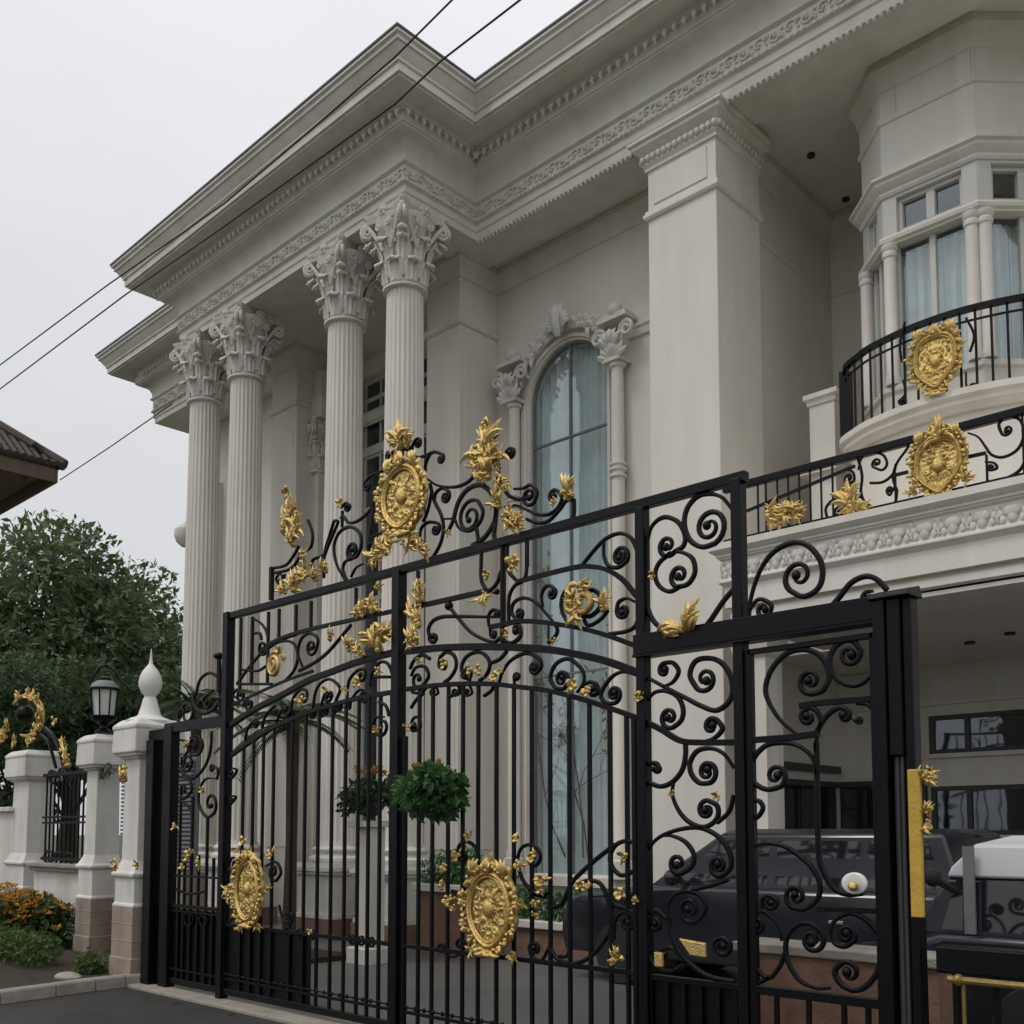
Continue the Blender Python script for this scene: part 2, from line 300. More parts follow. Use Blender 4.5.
def shield_mesh(mb,c,W,H,Y,dep,seed=0,ears=.16,point=.28,sq=1):
    """cast heraldic cartouche: plate, leafy border, double oval ring, modelled field"""
    cx,cz=c; rr=random.Random(seed); w,h=W/2,H/2
    def E(k,th):
        x,z=cos(th),sin(th)
        if sq!=1:
            x=math.copysign(abs(x)**sq,x); z=math.copysign(abs(z)**(sq if z>0 else 1),z)
        if z<0: x*=1-point*z*z
        return cx+x*w*k,cz+z*h*k
    nt,nr=120,30; vs=[];fs=[]
    def hf(x,z,p):
        nx=abs(x); n1=noise.noise(Vector((nx*7+seed,z*6,seed))); n3=1-2*abs(noise.noise(Vector((nx*9+seed*2,z*8,seed+9)))); n2=noise.noise(Vector((nx*17,z*17,seed)))
        v=.10+.16*n1+.24*n3+.14*n2+.25*(1-p)
        v+=.45*math.exp(-((nx/.13)**2+((z-.02)/.11)**2))-.25*math.exp(-(((nx*nx/.05+((z-.02)**2)/.04)**.5-1)/.18)**2)
        return v if p<.66 else .25+.12*n3+.1*n2
    def out(th):
        k=1+.03*sin(16*th)+.02*sin(29*th+seed)
        for a in (R(54),R(126)): k+=ears*math.exp(-((th-a)/.13)**2)
        k+=.08*math.exp(-((th-PI/2)/.2)**2)
        return k
    for j in range(nr+1):
        p=j/nr
        for i in range(nt):
            th=2*PI*i/nt; k=p if p<.7 else p+(out(th)-1)*(p-.7)/.3*.8; x,z=E(k*.94,th)
            vs.append((x,Y-dep*(.3+hf((x-cx)/w,(z-cz)/h,p)*(1 if p<.97 else .3)),z))
    b=len(vs); vs+=[(q[0],Y,q[2]) for q in vs[nr*nt:(nr+1)*nt]]
    for j in range(nr):
        for i in range(nt):
            k=(i+1)%nt; fs.append((j*nt+i,(j+1)*nt+i,(j+1)*nt+k,j*nt+k))
    for i in range(nt): k=(i+1)%nt; fs.append((nr*nt+i,b+i,b+k,nr*nt+k))
    fs.append(tuple(b+i for i in range(nt))); mb.add(vs,fs)
    y1=Y-dep*.75
    for k,r_ in ((.74,.034*W),(.665,.018*W)): 
        P=[E(k,2*PI*i/64) for i in range(65)]; mb.tube([(x,y1-dep*.12,z) for x,z in P],r_,6)
    n=30
    for i in range(n):                     # border leaves, mirrored about the middle
        th=PI*(i+.5)/n-PI/2
        L_=W*rr.uniform(.09,.14); dl=rr.uniform(-.5,.5); cu=rr.uniform(-1.6,1.6); kk=rr.uniform(.80,.92); wd=W*rr.uniform(.05,.075)
        for sg in (1,-1):
            t2=th if sg>0 else PI-th
            x,z=E(kk,t2); mb.leaf((x,y1+dep*.1,z),t2+sg*dl+(sg*.9 if i%2 else -sg*.5),L_,wd,sg*cu,dep*.7,5)
            if i%3==0: q=E(.86,t2); mb.ball((q[0],y1-dep*.2,q[1]),W*.03,7,5)
    for i in range(11):                    # scroll leaves inside the field
        x0,z0=rr.uniform(.08,.42),rr.uniform(-.5,.55); a=rr.uniform(0,6.3); cu=rr.choice((-1,1))*rr.uniform(1,2.6); L_=W*rr.uniform(.09,.16)
        for sg in (1,-1): mb.leaf((cx+sg*x0*w,Y-dep*.55,cz+z0*h),a if sg>0 else PI-a,L_,W*.04,sg*cu,dep*.35,5)
    for sg in (1,-1):                      # horned shoulders and foot
        a=R(54) if sg>0 else R(126); x,z=E(.8,a)
        for d in (-.35,0,.3): mb.leaf((x,y1,z),(PI/2-sg*(.55+d)),W*.26*(.6+ears*2),W*.09,sg*.9,dep*.6,6)
        mb.leaf((cx,y1,cz-h*.8),-PI/2+sg*.6,W*.26,W*.07,sg*1.2,dep*.6,6)
    for k in range(7): mb.leaf((cx,y1-dep*.1,cz+h*.72),PI/2+(k-3)*.33,W*(.22-.012*abs(k-3)),W*.06,-(k-3)*.35,dep*.7,6)
    mb.ball((cx,y1-dep*.35,cz+h*.8),W*.05,8,6); mb.ball((cx,Y-dep*1.0,cz+.02*h),W*.10,10,8,(1,.45,1.1))
    return mb
#==BODY==
# ================================================================== SETTING
struct(MB().add([(-400,-400,-.03),(400,-400,-.03),(400,400,-.03),(-400,400,-.03)],[(0,1,2,3)]),'ground','grass')
struct(MB().box(-60,40,-12,4.98,-.3,0.0),'road','asphalt',smooth=0)
struct(MB().box(-19,6,7.0,17,-.3,0.011).box(-10.3,6,5.42,6.999,-.3,0.012),'driveway','paver',smooth=0)
struct(MB().box(-10.3,6,4.985,5.415,-.3,0.03),'gate_threshold','kerb',smooth=0,bevel=.01)
kp=cat([(-10.34,5.3),(-10.36,4.9),(-10.33,4.5),(-10.22,3.9),(-10.15,3.2),(-10.3,2.5),(-11.0,2.05),(-12.5,1.9),(-18,1.8),(-30,1.8)],6)
soilp=[(x-.05 if i<30 else x,y) for i,(x,y) in enumerate(kp)]+[(-30,7),(-10.4,7)]
struct(MB().prism_z([(x-.08,y+.03) for x,y in kp]+[(-30,8),(-10.4,8)],-.2,.075),'flower_bed','soil',smooth=0)
kk=MB(); rings=[]
for i,(x,y) in enumerate(kp):
    a=kp[max(0,i-1)]; b=kp[min(len(kp)-1,i+1)]; t=Vector((b[0]-a[0],b[1]-a[1])).normalized(); nx,ny=-t.y,t.x
    rings.append([(x+nx*o,y+ny*o,z) for o,z in ((.07,-.1),(.07,.10),(.05,.12),(-.06,.12),(-.08,.09),(-.09,-.1))])
gap=[i for i in range(0,len(rings)-1,5)]
for a_,b_ in zip(gap,gap[1:]+[len(rings)-1]):
    R2=[list(map(Vector,r)) for r in rings[a_:b_+1]]; c0=sum(R2[0],Vector())/6; c1=sum(R2[-1],Vector())/6; d=(c1-c0); d.z=0
    d=d.normalized()*.006
    R2[0]=[p+d for p in R2[0]]; R2[-1]=[p-d for p in R2[-1]]; kk.loft(R2)
struct(kk,'kerb','kerb',smooth=50)
# ================================================================== MANSION
man=thing('mansion',(-12,12,0),'cream neoclassical mansion with fluted Corinthian columns, arched window and rounded balcony behind the gate','house')
# --- entablature
EP=[(-21.57,17.5),(-21.57,10.75),(-17.68,10.75),(-17.68,9.3),(-11.12,9.3),(-11.12,10.75),(1.2,10.75)]
prof=[(-.70,10.84),(-.70,10.80),(0,10.80),(0,10.90),(.025,10.92),(.025,11.02),(.07,11.05),(.07,11.07),(.035,11.09),(.035,11.31),(.085,11.34),(.085,11.37),(.05,11.40),
 (.055,11.48),(.10,11.57),(.19,11.64),(.30,11.675),(.30,11.70),(.33,11.70),(.33,11.86),(.38,11.885),(.40,11.92),(.74,11.92),(.74,11.95),(.78,11.95),(.78,12.06),(.81,12.075),(.81,12.11),(.85,12.16),(.90,12.24),(.93,12.25),(.93,12.30),(.97,12.32),(.97,12.36),(.9,12.38),(-.7,12.45)]
ent=MB().sweep(EP,prof).build('entablature','trim',man,smooth=28)
MB().sweep(EP,[(.955,12.362),(.985,12.362),(.985,12.395),(.955,12.395)]).build('gutter_edge','steel',ent,smooth=0)
def along(path,step,off,skip=.0):
    out=[]
    P=[]
    n=len(path)
    for i in range(n):
        ds=[]
        if i>0: ds.append(Vector((path[i][0]-path[i-1][0],path[i][1]-path[i-1][1])).normalized())
        if i<n-1: ds.append(Vector((path[i+1][0]-path[i][0],path[i+1][1]-path[i][1])).normalized())
        ns=[Vector((d.y,-d.x)) for d in ds]
        m=(ns[0]+ns[1])/(1+ns[0].dot(ns[1])) if len(ns)==2 else ns[0]
        P.append(Vector(path[i])+m*off)
    for i in range(n-1):
        d=P[i+1]-P[i]; l=d.length; d.normalize(); k=max(1,round(l/step)); 
        for j in range(k): 
            q=P[i]+d*(l*(j+.5)/k); out.append((q,d,Vector((d.y,-d.x)),j))
    return out
EPv=EP[1:]                                  # the runs the street can see
fr=MB()
for q,d,nn,j in along(EPv,.21,.035):         # frieze: running S scrolls with a bud in each turn
    sg=1 if j%2 else -1; pts=[]
    for k in range(9):
        t=k/8; a=t*PI*2*.8; r=.085*(1-.6*t)
        o=d*(r*cos(a)*1.05)+Vector((0,0)); pts.append((q.x+o.x+nn.x*.012,q.y+o.y+nn.y*.012,11.20+sg*r*sin(a)))
    fr.tube(pts,.014,5)
    fr.ball((q.x+nn.x*.01,q.y+nn.y*.01,11.2),.028,6,4)
    e=q+d*.105
    fr.ball((e.x+nn.x*.008,e.y+nn.y*.008,11.2+sg*.05),.03,6,4); fr.ball((e.x+nn.x*.008,e.y+nn.y*.008,11.2-sg*.045),.02,6,4)
fr.build('frieze_ornament','ornament',ent,smooth=60)
dn=MB().sweep(EPv,[(.32,11.84),(.36,11.84),(.36,11.87),(.32,11.87)])
for q,d,nn,j in along(EPv,.15,.37):          # leaf brackets under the corona
    pts=[]
    for k in range(6):
        t=k/5; o=-.03+.085*sin(t*PI*.75); z=11.87-.15*t
        pts.append((q.x+nn.x*o,q.y+nn.y*o,z))
    dn.tube(pts,[.018,.029,.034,.030,.022,.008],6)
dn.build('bracket_row','ornament',ent,smooth=60)
bd=MB().sweep(EPv,[(.05,11.045),(.072,11.045),(.072,11.062),(.05,11.062)])
for q,d,nn,j in along(EPv,.085,.06): bd.ball((q.x+nn.x*.01,q.y+nn.y*.01,11.055),.026,5,4)
bd.build('bead_moulding','ornament',ent,smooth=60)
eg=MB().sweep([EP[5],EP[6]],[(-.05,10.79),(-.05,10.77),(.0,10.77),(.0,10.799),(-.04,10.799)])
for q,d,nn,j in along([EP[5],EP[6]],.08,-.025): eg.ball((q.x,q.y,10.765),.033,6,5,(1,1,1.3))
eg.build('drop_fringe','ornament',ent,smooth=60)
# --- ceilings / roof
MB().box(-21.4,1.2,10.9,18,10.862,11.2).box(-17.55,-11.25,9.45,10.9,10.863,11.2).build('soffit','wall',man,smooth=0)
MB().box(-21.2,1.2,11.0,18,12.0,12.40).build('roof','trim',man,smooth=0)
# --- columns
def capital_mesh():
    mb=MB(); r=.285
    mb.lathe((0,0,0),[(r+.02,-.09),(r+.055,-.075),(r+.055,-.045),(r+.02,-.03),(r+.005,0),(r+.005,.05),(r+.02,.45),(r+.08,.78),(r+.17,.97),(r+.17,.995)],32)
    def rot(a,pts): ca,sa=cos(a),sin(a); return [(x*ca-y*sa,x*sa+y*ca,z) for x,y,z in pts]
    def acanthus(a,z0,hh,rad,out,wd,thick=.03):
        rows=[]; n=12
        for k in range(n+1):
            t=k/n
            if t<.72: u_=t/.72; z=z0+hh*u_; o=rad(z)+.03+out*.35*u_**2.2
            else:
                u_=(t-.72)/.28; an=u_*PI*.95; z=z0+hh+out*.45*sin(an)*.55-out*.28*(1-cos(an)); o=rad(z0+hh)+.03+out*.35+out*.42*(1-cos(an))
            wk=wd*(.62+.45*sin(PI*min(1,t*.85+.1)))*(1+.11*sin(t*26))*(1 if t<.8 else 1-.35*(t-.8)/.2)
            rows.append([(o-thick,-wk/2,z-.01),(o+.004,-wk*.33,z),(o-.012,-wk*.16,z),(o+.03,0,z+.008),(o-.012,wk*.16,z),(o+.004,wk*.33,z),(o-thick,wk/2,z-.01),(o-thick-.02,0,z-.012)])
        mb.loft([rot(a,q) for q in rows])
        o=rad(z0+hh)+.03+out*1.0; z=z0+hh-out*.3
        mb.tube(rot(a,[(o-abs(y)*1.2*wd*.2,y*wd,z-.012*abs(y)*4) for y in (-.42,-.2,0,.2,.42)]),[.012,out*.24,out*.28,out*.24,.012],7)
    rad=lambda z: r+.005+.015*min(1,z/.45)+(.06*max(0,z-.45)/.33)
    for k in range(8): acanthus(2*PI*k/8+PI/8,.0,.31,rad,.115,.225)
    for k in range(8): acanthus(2*PI*k/8,.06,.56,rad,.135,.20)
    for k in range(4):
        a=PI/4+k*PI/2
        for side in (-1,1):
            pts=[(r+.02+.26*(i/6)**1.3,side*(.17*(1-i/6)+.03),.48+.46*i/6) for i in range(7)]
            cx,cz,rr=.565,.845,.105
            for i in range(30):
                t=i/29; an=PI*.55-t*PI*3.6; q=rr*(1-.8*t); pts.append((cx+q*cos(an),side*(.03+.035*t),cz+q*sin(an)))
            mb.tube(rot(a,pts),[.034]*7+[.034-.012*i/29 for i in range(30)],7)
        acanthus(a,.40,.30,lambda z:r+.03+.3*max(0,z-.40),.15,.18)
        mb.leaf_at=None
        for j,(x,z) in enumerate(((.60,.97),(.57,1.01),(.52,.99))): mb.ball(rot(a,[(x,0,z)])[0],.045-.006*j,7,5)
    for k in range(4):
        a=k*PI/2
        for side in (-1,1):
            pts=[(r+.05+.09*i/5,side*(.18-.07*i/5),.54+.28*i/5) for i in range(6)]
            for i in range(18):
                t=i/17; an=PI*.5-t*PI*2.6; q=.062*(1-.75*t); pts.append((r+.155,side*(.10+q*cos(an)),.83+q*sin(an)))
            mb.tube(rot(a,pts),.019,6)
        for j in range(6):
            b=j*PI/3; mb.ball(rot(a,[(r+.15,.06*cos(b),1.045+.055*sin(b))])[0],.042,7,5)
        mb.ball(rot(a,[(r+.18,0,1.045)])[0],.04,7,5)
        for y in (-.16,-.06,.06,.16): mb.ball(rot(a,[(r+.10,y,.93)])[0],.035,6,4)
    def aba(s_,z):
        P=[]
        for k in range(4):
            a=k*PI/2; ca,sa=cos(a),sin(a)
            for t in [x/8 for x in range(-8,9)]:
                y=t*.395; x=.45-.11*(1-t*t); x*=s_; y*=s_; P.append((x*ca-y*sa,x*sa+y*ca,z))
        return P
    mb.loft([aba(.93,.985),aba(.97,1.0),aba(.97,1.035),aba(1.0,1.05),aba(1.05,1.085),aba(1.05,1.112)])
    me=mb.build('capital','ornament',None,smooth=50); d=me.data; bpy.data.objects.remove(me); return d
capd=capital_mesh()
def shaft_mesh(h,rt,rb):
    mb=MB(); nf=24; sub=6; rings=[]; zs=[0,.02,.05]+[h*k/14 for k in range(1,14)]+[h-.12,h-.07,h-.03,h]
    for z in zs:
        t=z/h; rr=rb+(rt-rb)*t**1.5; e=1
        if z<.06: e=max(0,(z-.01)/.05)
        if z>h-.13: e=max(0,(h-.04-z)/.09)
        ring=[]
        for i in range(nf*sub):
            ph=(i%sub)/sub; dep=.0 if ph<1/6 else sin(PI*(ph-1/6)/(5/6))
            q=rr-.026*dep*min(1,max(0,e)); a=2*PI*i/(nf*sub); ring.append((q*cos(a),q*sin(a),z))
        rings.append(ring)
    mb.loft(rings); o=mb.build('x','trim',None,smooth=50); d=o.data; bpy.data.objects.remove(o); return d
CZ0=1.12; CZ1=9.69
shd=shaft_mesh(CZ1-CZ0-.30,.275,.325); shd.name='shaft'
def pedestal_mesh():
    mb=MB().box(-.48,.48,-.48,.48,.30,.36).box(-.44,.44,-.44,.44,.36,.95).box(-.49,.49,-.49,.49,.95,1.0).box(-.52,.52,-.52,.52,1.0,1.06).box(-.46,.46,-.46,.46,1.06,1.12)
    mb.lathe((0,0,1.12),[(.44,0),(.46,.03),(.46,.07),(.43,.10),(.38,.12),(.37,.15),(.40,.17),(.41,.20),(.39,.23),(.35,.25),(.335,.30)],40)
    o=mb.build('pedestal','white',None,smooth=30); d=o.data; bpy.data.objects.remove(o)
    o=MB().box(-.5,.5,-.5,.5,0,.30).build('plinth','brick',None,smooth=0); d2=o.data; bpy.data.objects.remove(o); return d,d2
pedd,pld=pedestal_mesh()
for x in (-17.30,-15.86,-12.95,-11.48):
    o=bpy.data.objects.new('column',shd); COL.objects.link(o); o.location=(x,9.62,CZ0+.30); adopt(o,man)
    for nm,dd,z in (('capital',capd,CZ1),('pedestal',pedd,0),('plinth',pld,0)):
        c=bpy.data.objects.new(nm,dd); COL.objects.link(c); c.location=(x,9.62,z); adopt(c,o)
# --- walls
def pilaster_band(mb,x0,x1,y0,y1,z,o=.03,h=.12):
    mb.box(x0-o,x1+o,y0-o,y1,z-h/2,z+h/2)
W=MB()
W.box(-20.9,-17.1,11.8,17,0,10.86)             # left wing
W.box(-17.1,-16.25,10.95,13,0,10.86)           # portico left block
W.box(-12.5,-11.7,10.95,13,0,10.86)            # portico right block
# portico back wall with tall window opening
W.box(-16.25,-15.95,12.25,12.6,0,10.86); W.box(-12.95,-12.5,12.25,12.6,0,10.86); W.box(-15.95,-12.95,12.25,12.6,10.5,10.86); W.box(-15.95,-12.95,12.25,12.6,0,.35)
# wall with the arched window
ax0,ax1,acx,azs,ar=-10.93,-9.35,-10.14,8.40,.79
def archhalf(sx):
    xo=-11.7 if sx<0 else -7.5
    P=[(xo,0),(acx,0),(acx,.95),(acx+sx*ar,.95),(acx+sx*ar,azs)]+[(acx+sx*ar*cos(PI/2*k/14),azs+ar*sin(PI/2*k/14)) for k in range(1,14)]+[(acx,azs+ar),(acx,10.86),(xo,10.86)]
    return P if sx>0 else P[::-1]
W.prism_y(archhalf(-1),11.8,12.1); W.prism_y(archhalf(1),11.8,12.1)
W.box(-7.5,-6.95,11.83,14.3,0,10.86)            # recess side wall
W.box(-6.95,1.2,14.17,14.5,3.7,10.86)           # recess back wall (upper floor)
wallo=W.build('wall','wall',man,smooth=0,bevel=.012)
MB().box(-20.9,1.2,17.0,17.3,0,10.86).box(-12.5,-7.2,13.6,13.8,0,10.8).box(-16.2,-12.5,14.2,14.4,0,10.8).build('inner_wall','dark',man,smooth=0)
# big pilaster
P=MB().box(-7.86,-6.80,10.80,11.86,0,10.80).build('pilaster','wall',man,smooth=0,bevel=.012)
pc=MB()
pp=[(-7.86,11.86),(-7.86,10.80),(-6.80,10.80),(-6.80,11.86)]
pc.sweep(pp,[(-.02,9.72),(.03,9.74),(.05,9.77),(.05,9.81),(.03,9.83),(.03,9.86),(-.02,9.88)])
pc.sweep(pp,[(-.02,10.40),(.03,10.42),(.03,10.46),(.06,10.5),(.06,10.62),(.11,10.66),(.16,10.70),(.16,10.74),(.20,10.76),(.20,10.797),(-.02,10.797)])
pcap=pc.build('capital_moulding','trim',P,smooth=28)
ob=MB()
for q,d,nn,j in along(pp,.085,.075): ob.ball((q.x,q.y,10.56),.04,6,5,(1,1,1.3))
ob.build('egg_band','ornament',P,smooth=60)
# raised panels above the string course
MB().box(-7.76,-6.93,10.785,10.80,9.93,10.36).build('raised_panel','wall',P,smooth=0,bevel=.008)
# portico pilaster mouldings + wing string courses + crown
sm=MB()
stp=[(-.02,9.72),(.03,9.74),(.05,9.77),(.05,9.81),(.03,9.83),(.03,9.86),(-.02,9.88)]
crown=[(-.02,10.5),(.04,10.52),(.06,10.6),(.12,10.72),(.16,10.76),(.16,10.855),(-.02,10.855)]
for prf in (stp,crown):
    sm.sweep([(-12.5,12.2),(-12.5,10.95),(-11.7,10.95),(-11.7,11.8),(-7.86,11.8)] if prf is crown else [(-12.5,12.2),(-12.5,10.95),(-11.7,10.95),(-11.7,11.78)],prf)
    sm.sweep([(-17.1,11.8),(-17.1,10.95),(-16.25,10.95),(-16.25,12.2)],prf)
    sm.sweep([(-6.95,11.86),(-6.95,14.17),(-4,14.17)],[(o*.8,z-(.0 if prf is crown else .12)) for o,z in prf])
sm.sweep([(-16.2,12.24),(-12.5,12.25)],crown)
sm.build('string_moulding','trim',wallo,smooth=28)
MB().box(-12.43,-11.78,10.935,10.96,1.3,9.6).box(-11.715,-11.685,11.05,11.72,1.3,9.6).box(-17.03,-16.33,10.935,10.96,1.3,9.3).build('raised_panel','wall',wallo,smooth=0,bevel=.01)
# small pilaster with capital inside the portico (left)
ip=MB().box(-16.42,-16.1,11.35,11.75,0,8.6).build('pilaster','trim',man,smooth=0,bevel=.02)
o=bpy.data.objects.new('capital',capd); COL.objects.link(o); o.location=(-16.26,11.45,8.55); o.scale=(.62,.62,.85); adopt(o,ip)
MB().box(-16.7,-15.9,11.25,12.3,9.5,9.95).box(-16.62,-16.0,11.3,12.3,9.95,10.5).build('impost_block','trim',ip,smooth=0,bevel=.03)
MB().box(-20.75,-20.3,11.2,11.8,0,.2).box(-20.7,-20.35,11.3,11.8,.2,9.4).build('pilaster','trim',man,smooth=0,bevel=.02)
ms=MB().lathe((-20.6,11.1,8.1),[(.04,-.28),(.14,-.25),(.24,-.16),(.29,-.02),(.28,.10),(.20,.19),(.10,.24),(.05,.34)],28); ms.build('wall_bracket','trim',man)
# --- windows
def curtain(mb,x0,x1,y,z0,z1,amp=.05,wl=.16,seed=0):
    n=int((x1-x0)/wl*8); rr=random.Random(seed); ph=rr.uniform(0,6); vs=[]; fs=[]
    rows=[z0,z0+(z1-z0)*.35,z0+(z1-z0)*.7,z1]
    for r_,z in enumerate(rows):
        for i in range(n+1):
            x=x0+(x1-x0)*i/n; vs.append((x,y+amp*sin(x/wl*2*PI+ph+.3*sin(x*5))*(1-.1*r_)+amp*.5*sin(x*17+r_*.5),z))
    for r_ in range(len(rows)-1):
        for i in range(n): a=r_*(n+1)+i; fs.append((a,a+1,a+n+2,a+n+1))
    mb.add(vs,fs); return mb
def archpoly(r,zb,k=28): return [(acx+r,zb)]+[(acx+r*cos(PI*i/k),azs+r*sin(PI*i/k)) for i in range(k+1)]+[(acx-r,zb)]
def archband(mb,r0,r1,y0,y1,zb):
    a=archpoly(r1,zb); b=archpoly(r0,zb); n=len(a); rings=[[(a[i][0],y0,a[i][1]),(b[i][0],y0,b[i][1]),(b[i][0],y1,b[i][1]),(a[i][0],y1,a[i][1])] for i in range(n)]
    return mb.loft(rings)
aw=MB(); archband(aw,.755,.788,11.825,11.90,.95)
aw.box(acx-.016,acx+.016,11.83,11.88,.95,azs+.755)
for z in (4.0,7.70): aw.box(acx-.765,acx+.765,11.833,11.877,z-.016,z+.016)
win=aw.build('arched_window','louvre',man,smooth=30)
MB().prism_y(archpoly(.765,.96),11.853,11.856).build('pane','glass',win,smooth=0)
cu=MB(); curtain(cu,-11.0,-10.3,12.04,.9,9.3,.04,.15,1); curtain(cu,-10.27,-9.3,12.05,.9,9.3,.035,.12,2); curtain(cu,-10.6,-10.0,12.09,.9,9.3,.03,.19,3); cu.build('curtain','curtain',win,smooth=60)
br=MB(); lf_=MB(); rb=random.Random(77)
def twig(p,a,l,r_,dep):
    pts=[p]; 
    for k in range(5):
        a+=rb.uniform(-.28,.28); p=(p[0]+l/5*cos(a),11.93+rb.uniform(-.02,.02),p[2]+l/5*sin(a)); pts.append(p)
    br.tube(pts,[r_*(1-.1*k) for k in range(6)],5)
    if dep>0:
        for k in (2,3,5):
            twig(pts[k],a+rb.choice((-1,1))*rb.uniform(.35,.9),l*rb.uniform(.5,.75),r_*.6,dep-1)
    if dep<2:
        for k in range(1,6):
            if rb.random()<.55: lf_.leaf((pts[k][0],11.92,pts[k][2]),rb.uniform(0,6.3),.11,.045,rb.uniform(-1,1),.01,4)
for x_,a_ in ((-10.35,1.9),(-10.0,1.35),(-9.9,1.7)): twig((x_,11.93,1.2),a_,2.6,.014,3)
b0=br.build('window_branch','fascia',win,smooth=60); lf_.build('gilded_leaf','goldshade',b0,smooth=60)  # twigs modelled just behind the pane to give it a golden pattern
sr=MB(); archband(sr,.79,.825,11.76,11.81,.9); archband(sr,.825,.875,11.72,11.81,.9); archband(sr,.875,.96,11.745,11.81,.9)
sr.box(-11.3,-8.95,11.66,11.81,.78,.92)
sur=sr.build('window_surround','trim',man,smooth=30)
for x in (-11.17,-9.07):
    c=MB().lathe((x,11.66,.92),[(.16,0),(.16,.25),(.13,.28),(.13,.34),(.105,.38),(.095,7.0),(.09,7.45),(.125,7.47),(.13,7.52),(.10,7.55)],20)
    for z in (6.72,6.82,6.90): c.lathe((x,11.66,z),[(.09,0),(.13,.02),(.13,.05),(.09,.07)],20)
    cc=c.build('colonnette','trim',sur,smooth=40)
    k=MB(); zb=8.45
    k.box(x-.16,x+.16,11.5,11.8,zb,zb+.05)
    for i in range(9):
        a=-PI*.05+PI*1.1*i/8; k.leaf((x,11.60,zb+.05),a,.30,.11,(.9 if a<PI/2 else -.9),.10,6)
    for i in range(7):
        a=PI*.1+PI*.8*i/6; k.leaf((x,11.56,zb+.2),a,.28,.10,(.8 if a<PI/2 else -.8),.12,6)
    for sgn in (-1,1):
        pts=[(x+sgn*(.12+.02*i),11.55,zb+.2+.06*i) for i in range(4)]
        for i in range(18):
            t=i/17; a=PI-t*PI*3; q=.13*(1-.75*t); pts.append((x+sgn*(.26+q*cos(a)),11.54,zb+.42+q*sin(a)))
        k.tube(pts,.03,6)
    k.box(x-.27,x+.27,11.5,11.78,zb+.62,zb+.68); k.box(x-.22,x+.22,11.55,11.78,zb+.68,zb+.74)
    k.ball((x,11.62,zb+.80),.12,10,6); k.build('leaf_capital','ornament',sur,smooth=55)
g=MB()
for i in range(26):
    t=i/25; a=PI*(.13+.74*t); r_=.98+.03*sin(i*2.4); px,pz=acx+r_*cos(a),azs+r_*sin(a)
    rr=random.Random(i); dr=a+(-PI/2 if t<.5 else PI/2)
    g.leaf((px,11.68,pz),dr+rr.uniform(-.7,.7),.22,.10,rr.uniform(-1.2,1.2),.06,5); g.leaf((px,11.66,pz),a+rr.uniform(-.9,.9),.17,.09,rr.uniform(-1,1),.05,5)
    g.ball((px,11.66,pz),.04,6,5)
for i in range(13):
    a=-.3+(PI+.6)*i/12; g.leaf((acx,11.62,azs+.98),a,.34 if 3<i<9 else .26,.13,(.7 if a<PI/2 else -.7),.12,6)
g.ball((acx,11.58,azs+1.05),.16,10,8,(.8,.7,1.2)); g.leaf((acx,11.56,azs+.8),PI/2,.5,.2,0,.1,6)
g.build('garland','ornament',sur,smooth=55)
MB().sweep([(-8.95,11.8),(-7.87,11.8)],[(-.02,8.8),(.04,8.82),(.05,8.86),(.05,8.92),(.08,8.95),(.08,8.98),(-.02,9.0)]).build('string_moulding','trim',sur,smooth=28)
MB().sweep([(-11.69,11.8),(-11.4,11.8)],[(-.02,8.8),(.04,8.82),(.05,8.86),(.05,8.92),(.08,8.95),(.08,8.98),(-.02,9.0)]).build('string_moulding','trim',sur,smooth=28)
# portico window
pw=MB()
for x in (-15.9,-15.42,-14.9,-14.45,-14.0,-13.5,-13.0): pw.box(x-.025,x+.025,12.32,12.40,.35,10.5)
for z in (.4,2.3,4.2,6.1,7.9,8.95,9.12,10.1,10.46): pw.box(-15.95,-12.95,12.325,12.395,z-.04,z+.04)
pw.box(-15.95,-12.95,12.27,12.42,8.95,9.12)
pwo=pw.build('portico_window','frame',man,smooth=0)
MB().box(-15.94,-12.96,12.36,12.363,.36,10.49).build('pane','glassdark',pwo,smooth=0)
c=MB(); curtain(c,-15.9,-13.0,12.7,.3,9.0,.05,.18,5); c.build('curtain','curtain2',pwo,smooth=60)
pa=MB().sweep([(-16.2,12.25),(-12.55,12.25)],[(-.02,9.55),(.05,9.6),(.09,9.72),(.05,9.8),(-.02,9.82)]); pa.box(-16.08,-15.93,12.2,12.3,.3,10.5); pa.build('window_surround','trim',pwo,smooth=30)
# downlights
for x,y,z in ((-6.4,12.57,10.85),(-6.51,13.83,10.85)):
    MB().lathe((x,y,z-.02),[(.055,0),(.055,.03),(.04,.03),(.038,.012)],20).build('downlight','downlight',man)
